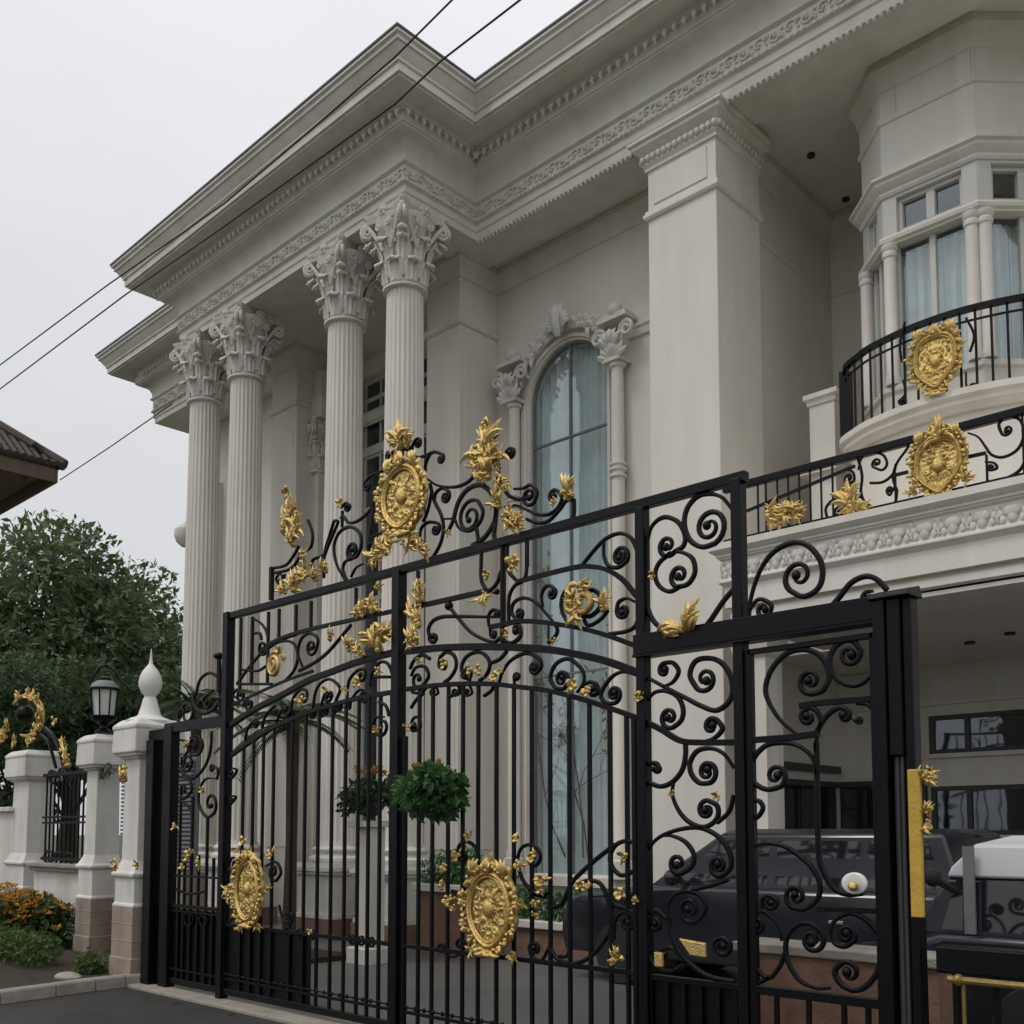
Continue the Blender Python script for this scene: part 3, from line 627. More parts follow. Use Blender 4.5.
# --- bay window
BS=.46
bay_pts=[(-5.04-BS,14.2),(-5.04-BS,11.68+BS),(-5.04,11.68),(-3.94,11.68),(-3.16,12.46),(-3.16,14.2)]
def ins(k):  # inset of the octagon
    return [(-5.04-BS+k,14.2),(-5.04-BS+k,11.68+BS+k*.414),(-5.04+k*.414,11.68+k),(-3.94-k*.414,11.68+k),(-3.16-k,12.46+k*.414),(-3.16-k,14.2)]
bay=MB().prism_z(bay_pts,9.36,10.86).build('bay_window','wall',man,smooth=0,bevel=.012)
bm_=MB()
bm_.sweep(bay_pts,[(-.02,10.10),(.02,10.12),(.035,10.15),(.035,10.18),(.02,10.2),(-.02,10.22)])
bm_.sweep(bay_pts,[(-.02,10.5),(.03,10.53),(.05,10.62),(.10,10.72),(.13,10.76),(.13,10.857),(-.02,10.857)])
bm_.sweep(bay_pts,[(-.1,9.19),(.02,9.19),(.04,9.22),(.04,9.25),(.08,9.28),(.11,9.32),(.11,9.35),(.15,9.37),(.15,9.40),(-.02,9.44)])
bm_.sweep(bay_pts,[(-.15,8.58),(.015,8.58),(.015,8.60),(.05,8.62),(.06,8.66),(.04,8.69),(-.15,8.69)])
MB().sweep(bay_pts,[(-.1,6.3),(.02,6.3),(.02,6.75),(.05,6.78),(.05,6.84),(-.1,6.86)]).build('sill_moulding','trim',bay,smooth=28)
for i in (1,2,3):
    a_=Vector(bay_pts[i]); b_=Vector(bay_pts[i+1]); d_=(b_-a_); l_=d_.length; d_.normalize(); n_=Vector((d_.y,-d_.x))
    for s0,s1 in ((.02,.2),(l_-.2,l_-.02)):
        q_=[a_+d_*s0+n_*.02,a_+d_*s1+n_*.02,a_+d_*s1-n_*.05,a_+d_*s0-n_*.05]; bm_.prism_z([(p.x,p.y) for p in q_],10.2,10.52)
bm_.build('bay_moulding','trim',bay,smooth=28)
bw=MB(); gl=MB(); cu=MB(); colm=[]
for i in range(1,4):
    a=Vector(bay_pts[i]); b=Vector(bay_pts[i+1]); d=b-a; l=d.length; d.normalize(); nn=Vector((d.y,-d.x))
    def bx(mb,s0,s1,z0,z1,y0,y1):
        q=[a+d*s0-nn*y0,a+d*s1-nn*y0,a+d*s1-nn*y1,a+d*s0-nn*y1]; mb.prism_z([(p.x,p.y) for p in q],z0,z1)
    # upper lights
    bx(bw,0,.17,8.69,9.2,.0,.16); bx(bw,l-.17,l,8.69,9.2,.0,.16); bx(bw,.17,l-.17,9.15,9.2,.001,.16); bx(bw,.17,l-.17,8.69,8.73,.02,.16)
    bx(bw,.17,.215,8.73,9.15,.06,.14); bx(bw,l-.215,l-.17,8.73,9.15,.06,.14); bx(bw,.215,l-.215,9.10,9.15,.061,.14); bx(bw,.215,l-.215,8.73,8.775,.061,.14); bx(bw,l/2-.05,l/2+.05,8.775,9.10,.06,.14)
    # lower lights
    bx(bw,.0,.10,6.86,8.58,.05,.16); bx(bw,l-.10,l,6.86,8.58,.05,.16); bx(bw,.10,.16,6.86,8.58,.08,.14); bx(bw,l-.16,l-.10,6.86,8.58,.08,.14); bx(bw,l/2-.035,l/2+.035,6.86,8.58,.08,.14)
    bx(gl,.1,l-.1,6.86,9.2,.115,.118)
    for s0,s1 in ((.1,l/2-.1),(l/2-.08,l-.1)):
        n=40; z0,z1=6.8,8.56
        vs=[]; fs=[]
        for k in range(n+1):
            s_=s0+(s1-s0)*k/n; off=.26+.03*sin(s_*45+i)+.015*sin(s_*97); q=a+d*s_-nn*off; vs+= [(q.x,q.y,z0),(q.x,q.y,z1)]
        for k in range(n): fs.append((2*k,2*k+2,2*k+3,2*k+1))
        cu.add(vs,fs)
    for s_ in ((.075,) if i==1 else (.075,l-.075)): colm.append(a+d*s_+nn*.0)
bw.box(-5.04-BS+.02,-5.04-BS+.12,11.68+BS+.06,14.16,6.86,9.3).box(-3.28,-3.18,12.52,14.16,6.86,9.3)
bwo=bw.build('window_frame','frame',bay,smooth=0,bevel=.006)
gl.build('pane','glass',bay,smooth=0); cu.build('curtain','curtain2',bay,smooth=60)
for q in colm:
    MB().lathe((q.x,q.y,6.86),[(.085,0),(.085,.1),(.072,.13),(.072,1.56),(.085,1.57),(.09,1.60),(.085,1.63),(.078,1.64),(.095,1.66),(.095,1.72)],18).build('colonnette','trim',bay,smooth=40)
MB().prism_z(ins(.9),6.3,10.8).build('bay_room','dark',bay,smooth=0)
MB().prism_z(bay_pts,4.7,6.86).build('bay_base','wall',bay,smooth=0)
# --- upper balcony
rp=[(-5.56,11.75),(-5.46,11.49),(-5.23,11.32),(-5.02,11.2),(-4.62,11.09),(-4.27,11.05),(-3.97,11.06),(-3.67,11.12),(-3.37,11.22),(-3.05,11.38),(-2.8,11.6),(-2.7,11.9)]
rpp=cat(rp,6)
ub=MB().sweep(rpp,[(-.3,6.30),(-.3,6.08),(.0,6.08),(.02,6.12),(.05,6.15),(.05,6.2),(.09,6.23),(.09,6.30)])
ub.prism_z(rpp+[(-2.7,12.6),(-5.56,12.6)],6.1,6.29)
balc=ub.build('upper_balcony','trim',man,smooth=30)
MB().prism_z([(x*.985-.06,y+.06) for x,y in rpp]+[(-2.75,12.5),(-5.5,12.5)],4.72,6.085).build('balcony_drum','wall',balc,smooth=40)
rl=MB(); rings=[]
def railpath(mb,z,wd,hh):
    rings=[]
    for i,(x,y) in enumerate(rpp):
        a=rpp[max(0,i-1)]; b=rpp[min(len(rpp)-1,i+1)]; t=Vector((b[0]-a[0],b[1]-a[1])).normalized(); nx,ny=t.y,-t.x
        rings.append([(x+nx*o,y+ny*o,z+q) for o,q in ((-wd/2,-hh/2),(wd/2,-hh/2),(wd/2,hh/2),(-wd/2,hh/2))])
    mb.loft(rings)
railpath(rl,7.18,.07,.055); railpath(rl,7.05,.02,.02)
rlo=rl.build('balcony_rail','iron',balc,smooth=40)
n=len(rpp); acc=0; last=0; cum=[0]
for i in range(1,n): cum.append(cum[-1]+math.hypot(rpp[i][0]-rpp[i-1][0],rpp[i][1]-rpp[i-1][1]))
def atl(s_):
    for i in range(1,n):
        if cum[i]>=s_:
            t=(s_-cum[i-1])/(cum[i]-cum[i-1]); return (rpp[i-1][0]+(rpp[i][0]-rpp[i-1][0])*t,rpp[i-1][1]+(rpp[i][1]-rpp[i-1][1])*t)
s_=.03
while s_<cum[-1]-.02:
    x,y=atl(s_); MB().box(x-.011,x+.011,y-.011,y+.011,6.29,7.17).build('baluster','iron',balc,smooth=0); s_+=.155
MB().box(-5.62,-5.5,11.62,11.76,6.25,7.22).build('rail_post','iron',balc,smooth=0,bevel=.01)
q=PY(936,362,10.98); sh=MB(); shield_mesh(sh,(q[0],q[2]),.60,.78,10.99,.05,3,.16,.72,.72); sh.build('gold_crest','gold',balc,smooth=60)
ir=Iron(balc,11.03)
ir.scroll([(903,380),(905,394),(899,401)],(903,401),1); ir.scroll([(966,372),(967,388),(975,392)],(972,388),1); ir.scroll([(905,322),(900,345),(902,362)],None); ir.scroll([(966,318),(974,335),(970,352)],None)
MB().box(-6.16,-5.82,11.9,12.3,4.7,7.02).sweep([(-6.16,12.3),(-6.16,11.9),(-5.82,11.9),(-5.82,12.3)],[(-.02,7.02),(.02,7.02),(.03,7.07),(.06,7.1),(.06,7.16),(-.02,7.18)]).box(-6.3,-5.78,11.82,12.4,6.12,6.22).build('balcony_pier','trim',balc,smooth=28)
# --- porch with terrace
TX=-5.98; TY=9.5
pp=[(TX,11.6),(TX,TY),(.5,TY)]
pf=[(-.5,3.80),(-.10,3.80),(-.10,3.86),(-.06,3.88),(-.06,3.95),(-.12,3.95),(-.12,4.0),(-.02,4.0),(-.02,4.22),(.01,4.25),(.035,4.27),(.035,4.29),(.0,4.31),(.0,4.51),(.03,4.53),(.03,4.545),(.05,4.55),(.05,4.575),(.08,4.59),(.11,4.62),(.11,4.69),(-.5,4.70)]
por=MB().sweep(pp,pf).build('porch_entablature','trim',man,smooth=28)
pe=MB()
for q,d,nn,j in along(pp,.26,.0):
    c=q+nn*.012
    sq=(1,.4,1.05) if abs(nn.y)>.5 else (.4,1,1.05)
    pe.ball((c.x+d.x*.022,c.y+d.y*.022,4.43),.05,8,6,sq); pe.ball((c.x-d.x*.022,c.y-d.y*.022,4.43),.05,8,6,sq); pe.ball((c.x,c.y,4.385),.045,8,6,(sq[0],sq[1],1.4))
    for sg in (-1,1):
        for k in range(3):
            b=c+d*sg*(.085+.02*k); pe.ball((b.x,b.y,4.36+.055*k),.026,5,4,(sq[0]*1.0,sq[1],1.4))
        e=c+d*sg*.11; pe.tube([(e.x+d.x*.03*cos(a)*sg,e.y+d.y*.03*cos(a)*sg,4.41+.07*sin(a)) for a in [x*.45-1.3 for x in range(8)]],.011,4)
pe.build('leaf_band','ornament',por,smooth=60)
MB().box(TX+.1,.5,TY+.1,14.165,3.84,4.66).box(-6.949,TX+.099,11.95,14.165,3.85,4.64).build('porch_ceiling','ceiling',por,smooth=0)
for x,y in ((-4.47,12.48),(-3.93,12.21)):
    MB().lathe((x,y,3.81),[(.06,0),(.06,.04),(.045,.04),(.04,.012)],18).build('downlight','downlight',por)
pcx=MB().box(-5.95,-5.62,9.75,10.1,0,3.8).sweep([(-5.95,10.1),(-5.95,9.75),(-5.62,9.75),(-5.62,10.1)],[(-.01,3.45),(.04,3.5),(.06,3.6),(.09,3.7),(.09,3.797),(-.01,3.797)])
pcx.box(-5.99,-5.58,9.71,10.14,0,.6); pcx.build('porch_column','trim',por,smooth=28)
bwk=MB().box(-6.95,.5,14.0,14.16,3.16,3.84).box(-5.6,.5,14.0,14.16,2.2,2.64).box(-5.6,.5,14.0,14.16,1.0,1.55).box(-6.95,-5.601,14.003,14.16,1.0,3.158).box(-6.95,.5,13.98,14.16,0,.998)
bwk.box(-6.95,.5,13.94,13.999,3.3,3.36).box(-5.6,.5,13.92,13.999,2.58,2.637)
gd=MB().box(-6.948,-6.88,11.88,13.93,2.22,2.30).box(-6.948,-6.84,11.88,13.93,2.42,2.52).box(-6.88,-5.62,13.90,13.978,2.22,2.30)
for y in (11.9,12.9,13.86): gd.box(-6.948,-6.91,y,y+.04,.02,2.22)
for x in (-6.3,-5.68): gd.box(x,x+.04,13.94,13.978,.02,2.22)
gdo=gd.build('garage_door_frame','steel',man,smooth=0); MB().box(-6.947,-6.93,11.93,13.88,.02,2.218).box(-6.88,-5.62,13.96,13.975,.02,2.218).build('garage_door','carglass',gdo,smooth=0)
bwk.build('porch_wall','wall',por,smooth=0)
for z0,z1 in ((2.64,3.16),(1.55,2.2)):
    wf=MB().box(-5.6,.5,14.02,14.1,z0,z0+.06).box(-5.6,.5,14.02,14.1,z1-.06,z1)
    for x in (-5.57,-5.1,-4.35,-3.6,-2.8,-2,-1): wf.box(x-.03,x+.03,14.021,14.101,z0+.06,z1-.06)
    f=wf.build('ribbon_window','steel',por,smooth=0); MB().box(-5.6,.5,14.06,14.065,z0+.01,z1-.01).build('pane','glassdark',f,smooth=0)
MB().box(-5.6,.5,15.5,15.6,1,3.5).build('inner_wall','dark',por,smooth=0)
# terrace railing
RY=9.53; ir=Iron(por,RY)
tr=MB().box(TX+.02,.4,RY-.035,RY+.035,5.27,5.35).build('terrace_rail','iron',por,smooth=0,bevel=.008)
MB().box(TX+.02,.4,RY-.02,RY+.02,4.72,4.75).build('terrace_rail','iron',por,smooth=0)
for u in (758,766,777.5,788.5,799.5,810.5,821.5,833): ir.barw(ir.g(u,500)[0],4.72,5.28,.018,'baluster')
x=-2.9
while x<.3: ir.barw(x,4.72,5.28,.018,'baluster'); x+=.11
ir.rail([(747,511),(765,503.5),(800,489),(855,466)],.03,.03)
ir.scroll([(764,506),(772,504),(777,508),(774,513)],(772,509),1)
ir.spray(770,517,30,11,2,0,.9,name='gold_leaf'); ir.spray(783,514,22,9,3,.2,1.2); ir.spray(797,515,16,7,4,0,1)
ir.scroll([(857,455),(862,475),(861,492),(866,503),(880,509),(894,505),(897,490)],None,w=.026)
ir.scroll([(897,490),(893,478),(897,463),(908,447),(909,437)],None,w=.022)
ir.scroll([(858,470),(862,458),(872,453),(883,455),(887,464),(882,470),(873,467)],(877,463),1,w=.024)
ir.scroll([(870,483),(883,482),(893,474),(896,464)],None)
ir.scroll([(895,486),(890,495),(887,492)],(890,490),1.1); ir.bar(895.5,472,505,.02); ir.bar(987,455,485,.02)
ir.rail([(896,475),(908,472)],.03,.03,smooth=False); ir.rail([(968,457),(986,453)],.03,.03,smooth=False)
ir.scroll([(853,505),(848,500),(853,497),(861,497)],None); ir.scroll([(827,517),(826,508),(833,500),(845,498),(853,501)],None)
ir.scroll([(827,517),(832,520),(840,518),(843,511)],(838,512),1.2); ir.scroll([(846,516),(850,520),(853,515)],(849,514),1)
ir.scroll([(847,470),(853,472),(854,481),(848,483)],(849,478),1)
ir.spray(852,507,28,9,6,PI*.55,.5); ir.spray(858,509,18,8,7,PI,1.0); ir.spray(860,511,14,7,8,.6,1)
ir.scroll([(968,433),(978,437),(985,446),(992,455),(1004,457),(1018,449),(1024,434),(1020,420),(1008,417),(999,424),(1002,434)],(1007,430),1.1,w=.026)
ir.scroll([(985,484),(1005,479),(1020,470),(1026,458)],None,w=.028); ir.scroll([(985,462),(994,463),(997,468),(992,470)],(991,467),.9)
q=PY(939,464,RY-.05); sh=MB(); shield_mesh(sh,(q[0],q[2]-.02),.56,.68,RY-.04,.05,4,.14,.72,.72); sh.build('gold_crest','gold',por,smooth=60)
ir2=Iron(por,RY-.05)
ir2.spray(938,440,26,11,11,PI/2,1.2); ir2.spray(917,494,13,7,12,PI*.9,1); ir2.spray(965,480,16,7,13,.3,1.1); ir2.spray(920,487,12,6,14,PI*.7,1)
# ================================================================== GATEWAY
GY=5.2
gw=thing('iron_gateway',(-6.2,GY,0),'tall black iron gateway frame with gilded crest and scrollwork above the arched leaves','gate frame')
I=Iron(gw,GY)
I.post(399,571,1034,.088,.09); I.post(228,613,1000,.09,.09); I.post(642.5,508,1090,.068,.075); I.post(739,479,1130,.066,.08); I.post(503,546,650,.028,.04,'upright')
I.rail([(-8.86,3.672),(-3.10,3.672)],.062,.06,'top_rail',True)
I.rail([(-3.90,2.768),(-2.3,2.768)],.125,.10,'beam',True); I.rail([(-3.90,2.695),(-2.3,2.695)],.016,.12,'beam',True)
for u,a,b in ((240.5,618,690),(252,617,684),(268,612,684),(279,609,641),(296,605,634),(311,601,628),(356,588,617),(418,571,606),(527,541,567)): I.bar(u,a,b,.026 if u!=252 else .03)
I.rail([(268,645),(285,637),(310,629.5),(350,620.5),(394,611)],.032,.034); I.rail([(406,609),(440,601.5),(487,591)],.036,.034)
I.rail([(517,582),(545,574.5),(575,567.5),(588.7,566.5),(606,569.5),(622.7,579.7),(637,597)],.030,.030)
I.rail([(491,627),(506,624),(519,621.4),(540,622),(568,626),(590,630.5),(612,637),(638,646.7)],.032,.034)
S=I.scroll
# crest, left to right
I.post(271.5,567,600,.04,.04,'upright')
S([(274,568),(286,565),(294,555),(299,546)]); S([(275,573),(290,569),(298,560),(301,551)])
S([(285,574),(281,586),(276,580)],(280,580),1,w=.014)
S([(308,520),(312.6,534),(311,546.6),(305,551)]); S([(283,532),(286,535),(289,533)],None,w=.03)
S([(334,521),(326,547),(323.6,555),(313,560),(313,568)]); S([(334,521),(338,521.5),(335,530),(327,549),(324,560),(324,578)])
S([(342,527),(342.5,511)]); S([(341,519),(343,516),(349,522.7),(358.5,520.6),(369.4,511),(375,500)])
I.flower(344,503,13,3); S([(341,508),(346,503),(350,506)],(347,507),.8)
S([(345,580),(336.6,564),(334,546.6),(339,533),(349,527),(358.5,531.5),(361.5,543),(357,556),(348.5,558.5)],(352.5,551),1.5,w=.029)
S([(352,559),(345,562),(343,570),(347,581)]); S([(351,577),(356,568),(363,564)],None,w=.014)
S([(374,500),(371,527),(368.5,548)],None,w=.034); S([(369.5,538),(383,533),(386,541),(379,551)],(373,547),.9)
S([(384,471),(371.5,475.5),(364.6,483)],(367.5,485.5),1.2); S([(379,473),(388,468),(392.7,459),(391,453)],(388.5,456),1.2)
for u in (398.5,403,407.5): I.bar(u,449,463,.014,'stem')
S([(390,452.5),(400,450),(412,448)],None,w=.027)
S([(412.5,457),(412.5,446),(416.5,439.5)],(417.8,443.5),1.2)
S([(412.5,450),(416.6,457),(425,456),(434.4,452),(441.5,454)],(440.7,459),1.25); S([(430,454),(426,463),(425,473)])
S([(427.5,479),(438.5,485.7),(455,487),(468.6,481.6),(476.8,470.7),(477.5,461)],(474,462.8),1.2)
S([(434.4,502),(436,493),(443,488),(449,492)],(445.5,497),1.3); S([(430,484),(434.4,500.8),(441,514.5),(443.5,528),(441,542),(435,554),(428,563)])
S([(432,490),(428,510),(423,522)],None,w=.02); S([(420.7,547),(420.7,530),(428,522.5),(437.5,523)],(435.8,529.5),1.25)
S([(442,519),(454,518.6)],None,w=.014); S([(453.5,520),(447,534)],None,w=.03); I.flower(452,534,10,9)
S([(472,546),(484,538),(493.8,523),(496,509),(491,492.6),(480,485),(467,490),(458,503),(454,518)],None,w=.036)
S([(454,516),(459,528),(469,531),(478.7,524),(483,512),(478,501)],(470.3,517),1.5,w=.027); S([(476,524),(478.7,543)],None,w=.027)
S([(496,483),(497,503),(495.5,522),(494,536),(497,543)],None,w=.032); S([(498,458),(499.5,480)],None,w=.02)
S([(500.6,484),(508.8,495.3),(518.4,499.4),(526.6,498),(529,495)]); S([(514,489),(523,488.5),(531,485),(537,492),(534.5,502)],(529.5,496),1.15)
S([(504.7,507),(515.7,505.5),(526.6,509.6),(537.6,514.4),(548.5,514.4),(558,507.6),(562,498),(558,491.5)],(553.5,496.5),1.2)
S([(526.6,519),(537.6,523),(548.5,521),(559.4,510),(566,501),(572,500)]); S([(573.8,499),(573.8,514),(570.4,522)],None,w=.029)
S([(504,456),(508,450)],(510.5,454),1,w=.03)
# gilding of the crest
for k,(u,v,s_,n,a,sp) in enumerate(((295,520,27,7,PI/2,.35),(291,530,22,9,PI*.62,1.1),(300,530,22,9,PI*.38,1.1),(295,520,17,11,PI/2,1.9),(296,545,20,7,PI/2,.9),(310,575,18,9,PI*.9,1.2),(297,590,24,9,PI*.35,1.1),(288,593,14,7,PI*.6,1.0),(318,580,16,8,PI*.3,1.2),(329,572,15,7,PI*.55,.9),(305,560,16,7,.3,1.),
    (491,463,44,7,PI/2,.25),(490,462,28,13,PI/2,1.5),(484,465,24,9,PI*.8,1.1),(498,465,24,9,PI*.2,1.1),(491,478,24,9,PI/2,.9),(492,452,22,11,PI/2,1.9),(486,483,18,7,PI*.65,.8),(502,478,22,7,-PI*.35,.5),(511,485,12,5,-PI*.3,.5),
    (502,507,22,7,PI*.55,.6),(508,520,24,9,.0,1.1),(518,527,18,9,PI*.3,1.2),(522,527,14,7,-.1,1.0),(404,446,32,5,PI/2,.18),(404,447,24,7,PI/2,.7),(400,447,17,5,PI*.75,.6),(410,447,20,5,PI*.33,.5),
    (572,500,15,7,PI/2,1.1),(574,496,24,5,PI*.52,.35),(558,500,10,5,-PI/2,.7))): I.spray(u,v,s_,n,k,a,sp)
I.flower(292,494,14,41); I.flower(490,428,18,42)
q=PY(402,497,GY-.06); sh=MB(); shield_mesh(sh,(q[0],q[2]+.0),.60,.66,GY-.03,.05,1,.12,.15); sh.build('gold_crest','gold',gw,smooth=60)
for k,(u,v,s_,n,a,sp) in enumerate(((402,462,14,9,PI/2,1.5),(390,535,26,9,-PI*.55,.6),(414,535,26,9,-PI*.45,.6),(380,557,18,9,PI*.95,1.0),(390,553,22,9,PI*.8,1.0),(425,552,18,9,.15,1.1),(416,548,16,7,.6,1))): I.spray(u,v,s_,n,60+k,a,sp)
# upper left panel
S([(237,684),(251,665),(266,648.6),(280,640),(296,634.5)],None,w=.03)
S([(252,618),(261.6,624),(267.4,634.5),(267.4,648)],(262.7,647.5),1.3); S([(254.5,633.4),(260,633.5),(261.5,640)],None)
S([(266,650),(280,641.6),(293,643),(298,655.6),(294.4,669.7),(286,680)]); S([(241.6,684),(272,684)],None); S([(241.6,669.7),(257,671),(266,666)],None)
S([(302.6,667),(298,653),(301.4,639),(310,633.4),(317.9,639),(316,650)],(311.4,647),1.3); S([(299,671),(315.5,662),(330,650),(351,625)],None,w=.03)
S([(240,700),(233,695),(238,690),(244,694)],(240,695),1); S([(243,706),(246,700),(252,702)],(248,704),1)
I.rail([(232,705),(262,691),(285,681),(313,671)],.022,.026)
mb=MB(); x,z=I.g(278,665); pts=[]
for i in range(60):
    t=i/59; a=1.0+t*PI*4.2; r_=.095*(1-.8*t); pts.append((x+r_*cos(a)*1.1,GY-.03-.03*t,z+r_*sin(a)*1.25))
mb.tube(pts,[.024-.008*i/59 for i in range(60)],6); mb.build('gold_rosette','gold',gw,smooth=60)
I.spray(287,660,9,5,71,.3,1.); I.spray(283,652,9,5,72,1.2,.8)
for k,(u,v,s_,n,a,sp) in enumerate(((365,616,18,9,PI*.6,1.1),(375,612,20,7,PI*.4,.9),(380,590,12,5,.2,.5),(382,650,30,9,PI/2,.8),(378,640,22,9,PI*.8,1),(386,640,24,9,PI*.25,.9),(352,650,18,7,PI*.4,.7),(366,655,18,7,PI*.75,.6),(333,640,14,5,.6,.5),
    (419,643,20,9,PI/2,1.1),(416,645,14,9,PI/2,2.),(421,625,28,5,PI*.52,.22),(423,600,30,5,PI*.52,.18))): I.spray(u,v,s_,n,80+k,a,sp)
# upper right panel
S([(481.5,553),(481,575),(483,584.5),(489,590.4),(497,583),(501,571)],None,w=.027); S([(488,592),(497,593.5)],(497,592),.5)
I.flower(491,576,11,21); S([(507.5,545),(507.5,567.5),(514,578),(520,581.6),(525.7,576),(527,560)],None); I.flower(517.5,563,19,22); I.flower(516,569,14,23); I.spray(488,595,18,5,24,-PI/2,.9)
S([(499.6,617),(482,616.8),(455,616.4),(442,617),(433,621),(428.5,629),(429.5,636)],(434,637),.9,w=.029)
S([(448.6,606),(458.6,618.5),(470,631.4),(482,638.5),(494,642),(500,638)]); mb=MB(); x,z=I.g(449,606); mb.ball((x,GY,z),.035,10,8); mb.build('ball','iron',gw)
S([(489,627),(488.5,616),(493,610),(498,611)],(496.5,614),1); S([(490,627),(490.5,635)],(493.5,634),1.2)
S([(509,622),(508.5,606),(510,594),(515,585.5),(522,581.8)]); S([(553,621.5),(543,610),(535,601.5),(523.4,598),(514,602.7),(511.7,612),(515.5,619)],(519,613.5),1.1,w=.025)
S([(543,607),(541.5,596),(544.5,588),(550,585.7),(555.5,590)],(551.5,594),.8); S([(555,623),(557.4,631),(554,638),(548,642.5)]); I.bar(548.5,623,643,.012,'stem')
S([(570,626),(562,611),(562,598),(568,588),(575,585),(581,590),(581,600)],None); S([(581,612),(589,616.5),(599,609),(601,597),(593,590),(585,594)],None,w=.03); S([(582,613),(588,625.5),(601,619),(608,610)],None)
mb=MB(); swirl(mb,I,587,602,13,2.6,1.35,.022); swirl(mb,I,576,592,9,-.4,1.2,.018); swirl(mb,I,574,606,8,.8,-1.2,.018); mb.build('gold_swirl','gold',gw,smooth=60)
for k,(u,v,s_,n,a,sp) in enumerate(((580,612,22,5,-PI*.52,.35),(584,594,20,5,PI*.22,.3),(574,600,12,5,PI*.8,.7),(582,605,11,5,PI*.5,.8))): I.spray(u,v,s_,n,100+k,a,sp)
I.spray(606,610,22,5,110,PI*.35,.4)
S([(503.4,640),(512,643),(520,637),(520.5,630)],(516,630),.7,w=.031); I.flower(510,634,13,31); I.flower(558,642,9,32)
S([(581.6,566),(594.5,550),(606,538.7),(620,533.4),(631,538),(637,550)]); S([(604,542),(604,556),(608.6,565.6),(618,567.4),(627,561)],(620.5,556.5),1.7,w=.028)
S([(637,603),(627,598.5),(619,602),(617,609)],(623,611),1.25); S([(638,620),(634,627.6),(624,632),(609,634)])
# panel between the two right posts
S([(647,545),(650.6,529),(658.4,519.7),(667.8,517.3),(678.8,522.8),(685,535.3),(683.4,546),(675,551.5)],(667.5,545.5),1.3,w=.029)
S([(647.3,542),(646.7,591.6),(649,612),(658.4,626),(674,633.8),(685,635.3),(700.6,630.6),(710,621),(722.5,602.5),(733,590)],None,w=.03)
S([(733,511),(722.5,497.8),(710,494),(697,497),(687,509),(684.5,525),(690,540),(702,547),(715,543.5)],(709.5,527),1.6,w=.031)
S([(668,553.5),(680,552),(692,558),(695,572),(688,584),(677,587)],(679.5,575.5),1.15,w=.029); S([(671,553),(660,562),(655.3,572.8),(658.4,585),(669.4,591.6),(681,586)],None,w=.027)
I.flower(657,577,12,33)
mb=MB()
for b_,a_,l_,c_ in (((688,634),PI*.62,.22,1.9),((690,634),PI*.30,.20,.9),((692,633),PI*.52,.17,-1.5),((684,636),PI*.98,.16,-.9),((693,633),PI*.14,.15,.8),((687,633),PI*.8,.14,1.5),((690,632),PI*.42,.22,-.6)):
    x,z=I.g(*b_); mb.leaf((x,GY-.03,z),a_,l_,l_*.26,c_,.05,9); mb.leaf((x,GY-.045,z),a_+.15,l_*.7,l_*.2,c_*.9,.05,7)
mb.build('gold_leaf','gold',gw,smooth=50)
# over the beam
S([(749.5,624),(750.5,600.6),(759,573),(770.4,555.4),(785,545),(799.5,542.6),(812,549),(821.5,563.5),(822,579.6),(815.6,591),(802.7,596.5),(790,590.5)],(799,576),1.2,w=.03)
S([(749.5,611),(756,601),(764,599.8),(771.5,606),(768.5,615)],(763.5,609.5),.9); S([(822,616),(838,599),(851,583),(865.5,576.4),(877,579.6),(887,590)],None,w=.029)
S([(873,591),(865,593),(862.5,600),(867,605)],(869,599),.8); S([(801,614),(804,612)],None,w=.03)
# ------------------------------------------------------------------ leaves
LF=thing('gate_leaf',(-7.5,GY,0),'left arched gate leaf with a narrow gilded oval crest low on its bars','gate','arched gate leaves')
RF=thing('gate_leaf',(-5.0,GY,0),'right arched gate leaf with a large wide gilded crest low on its bars','gate','arched gate leaves')
A=Iron(LF,GY); B=Iron(RF,GY)
X=lambda u,v=900: PY(u,v,GY)[0]
lowL=[(232,755),(251,741.5),(271.6,728.5),(305.8,713.5),(330,706),(359,698),(394,692)]
uppL=[(231,725),(253,710.5),(286,693),(310,680),(330,672.5),(358,662),(394,652.5)]
A.rail(uppL,.05,.045); A.rail(lowL,.036,.036)
lowR=[(406,689.5),(430,686),(460,684),(491,684),(519,687),(550,691),(590,701.5),(638,718)]
uppR=[(406,651.5),(440,648),(480,646.8),(518,647.6),(550,649.8),(580,655),(606,661),(638,672.5)]
B.rail(uppR,.05,.045); B.rail(lowR,.034,.036)
def yat(P,u):
    for i in range(1,len(P)):
        if P[i][0]>=u:
            t=(u-P[i-1][0])/(P[i][0]-P[i-1][0]); return P[i-1][1]+(P[i][1]-P[i-1][1])*t
    return P[-1][1]
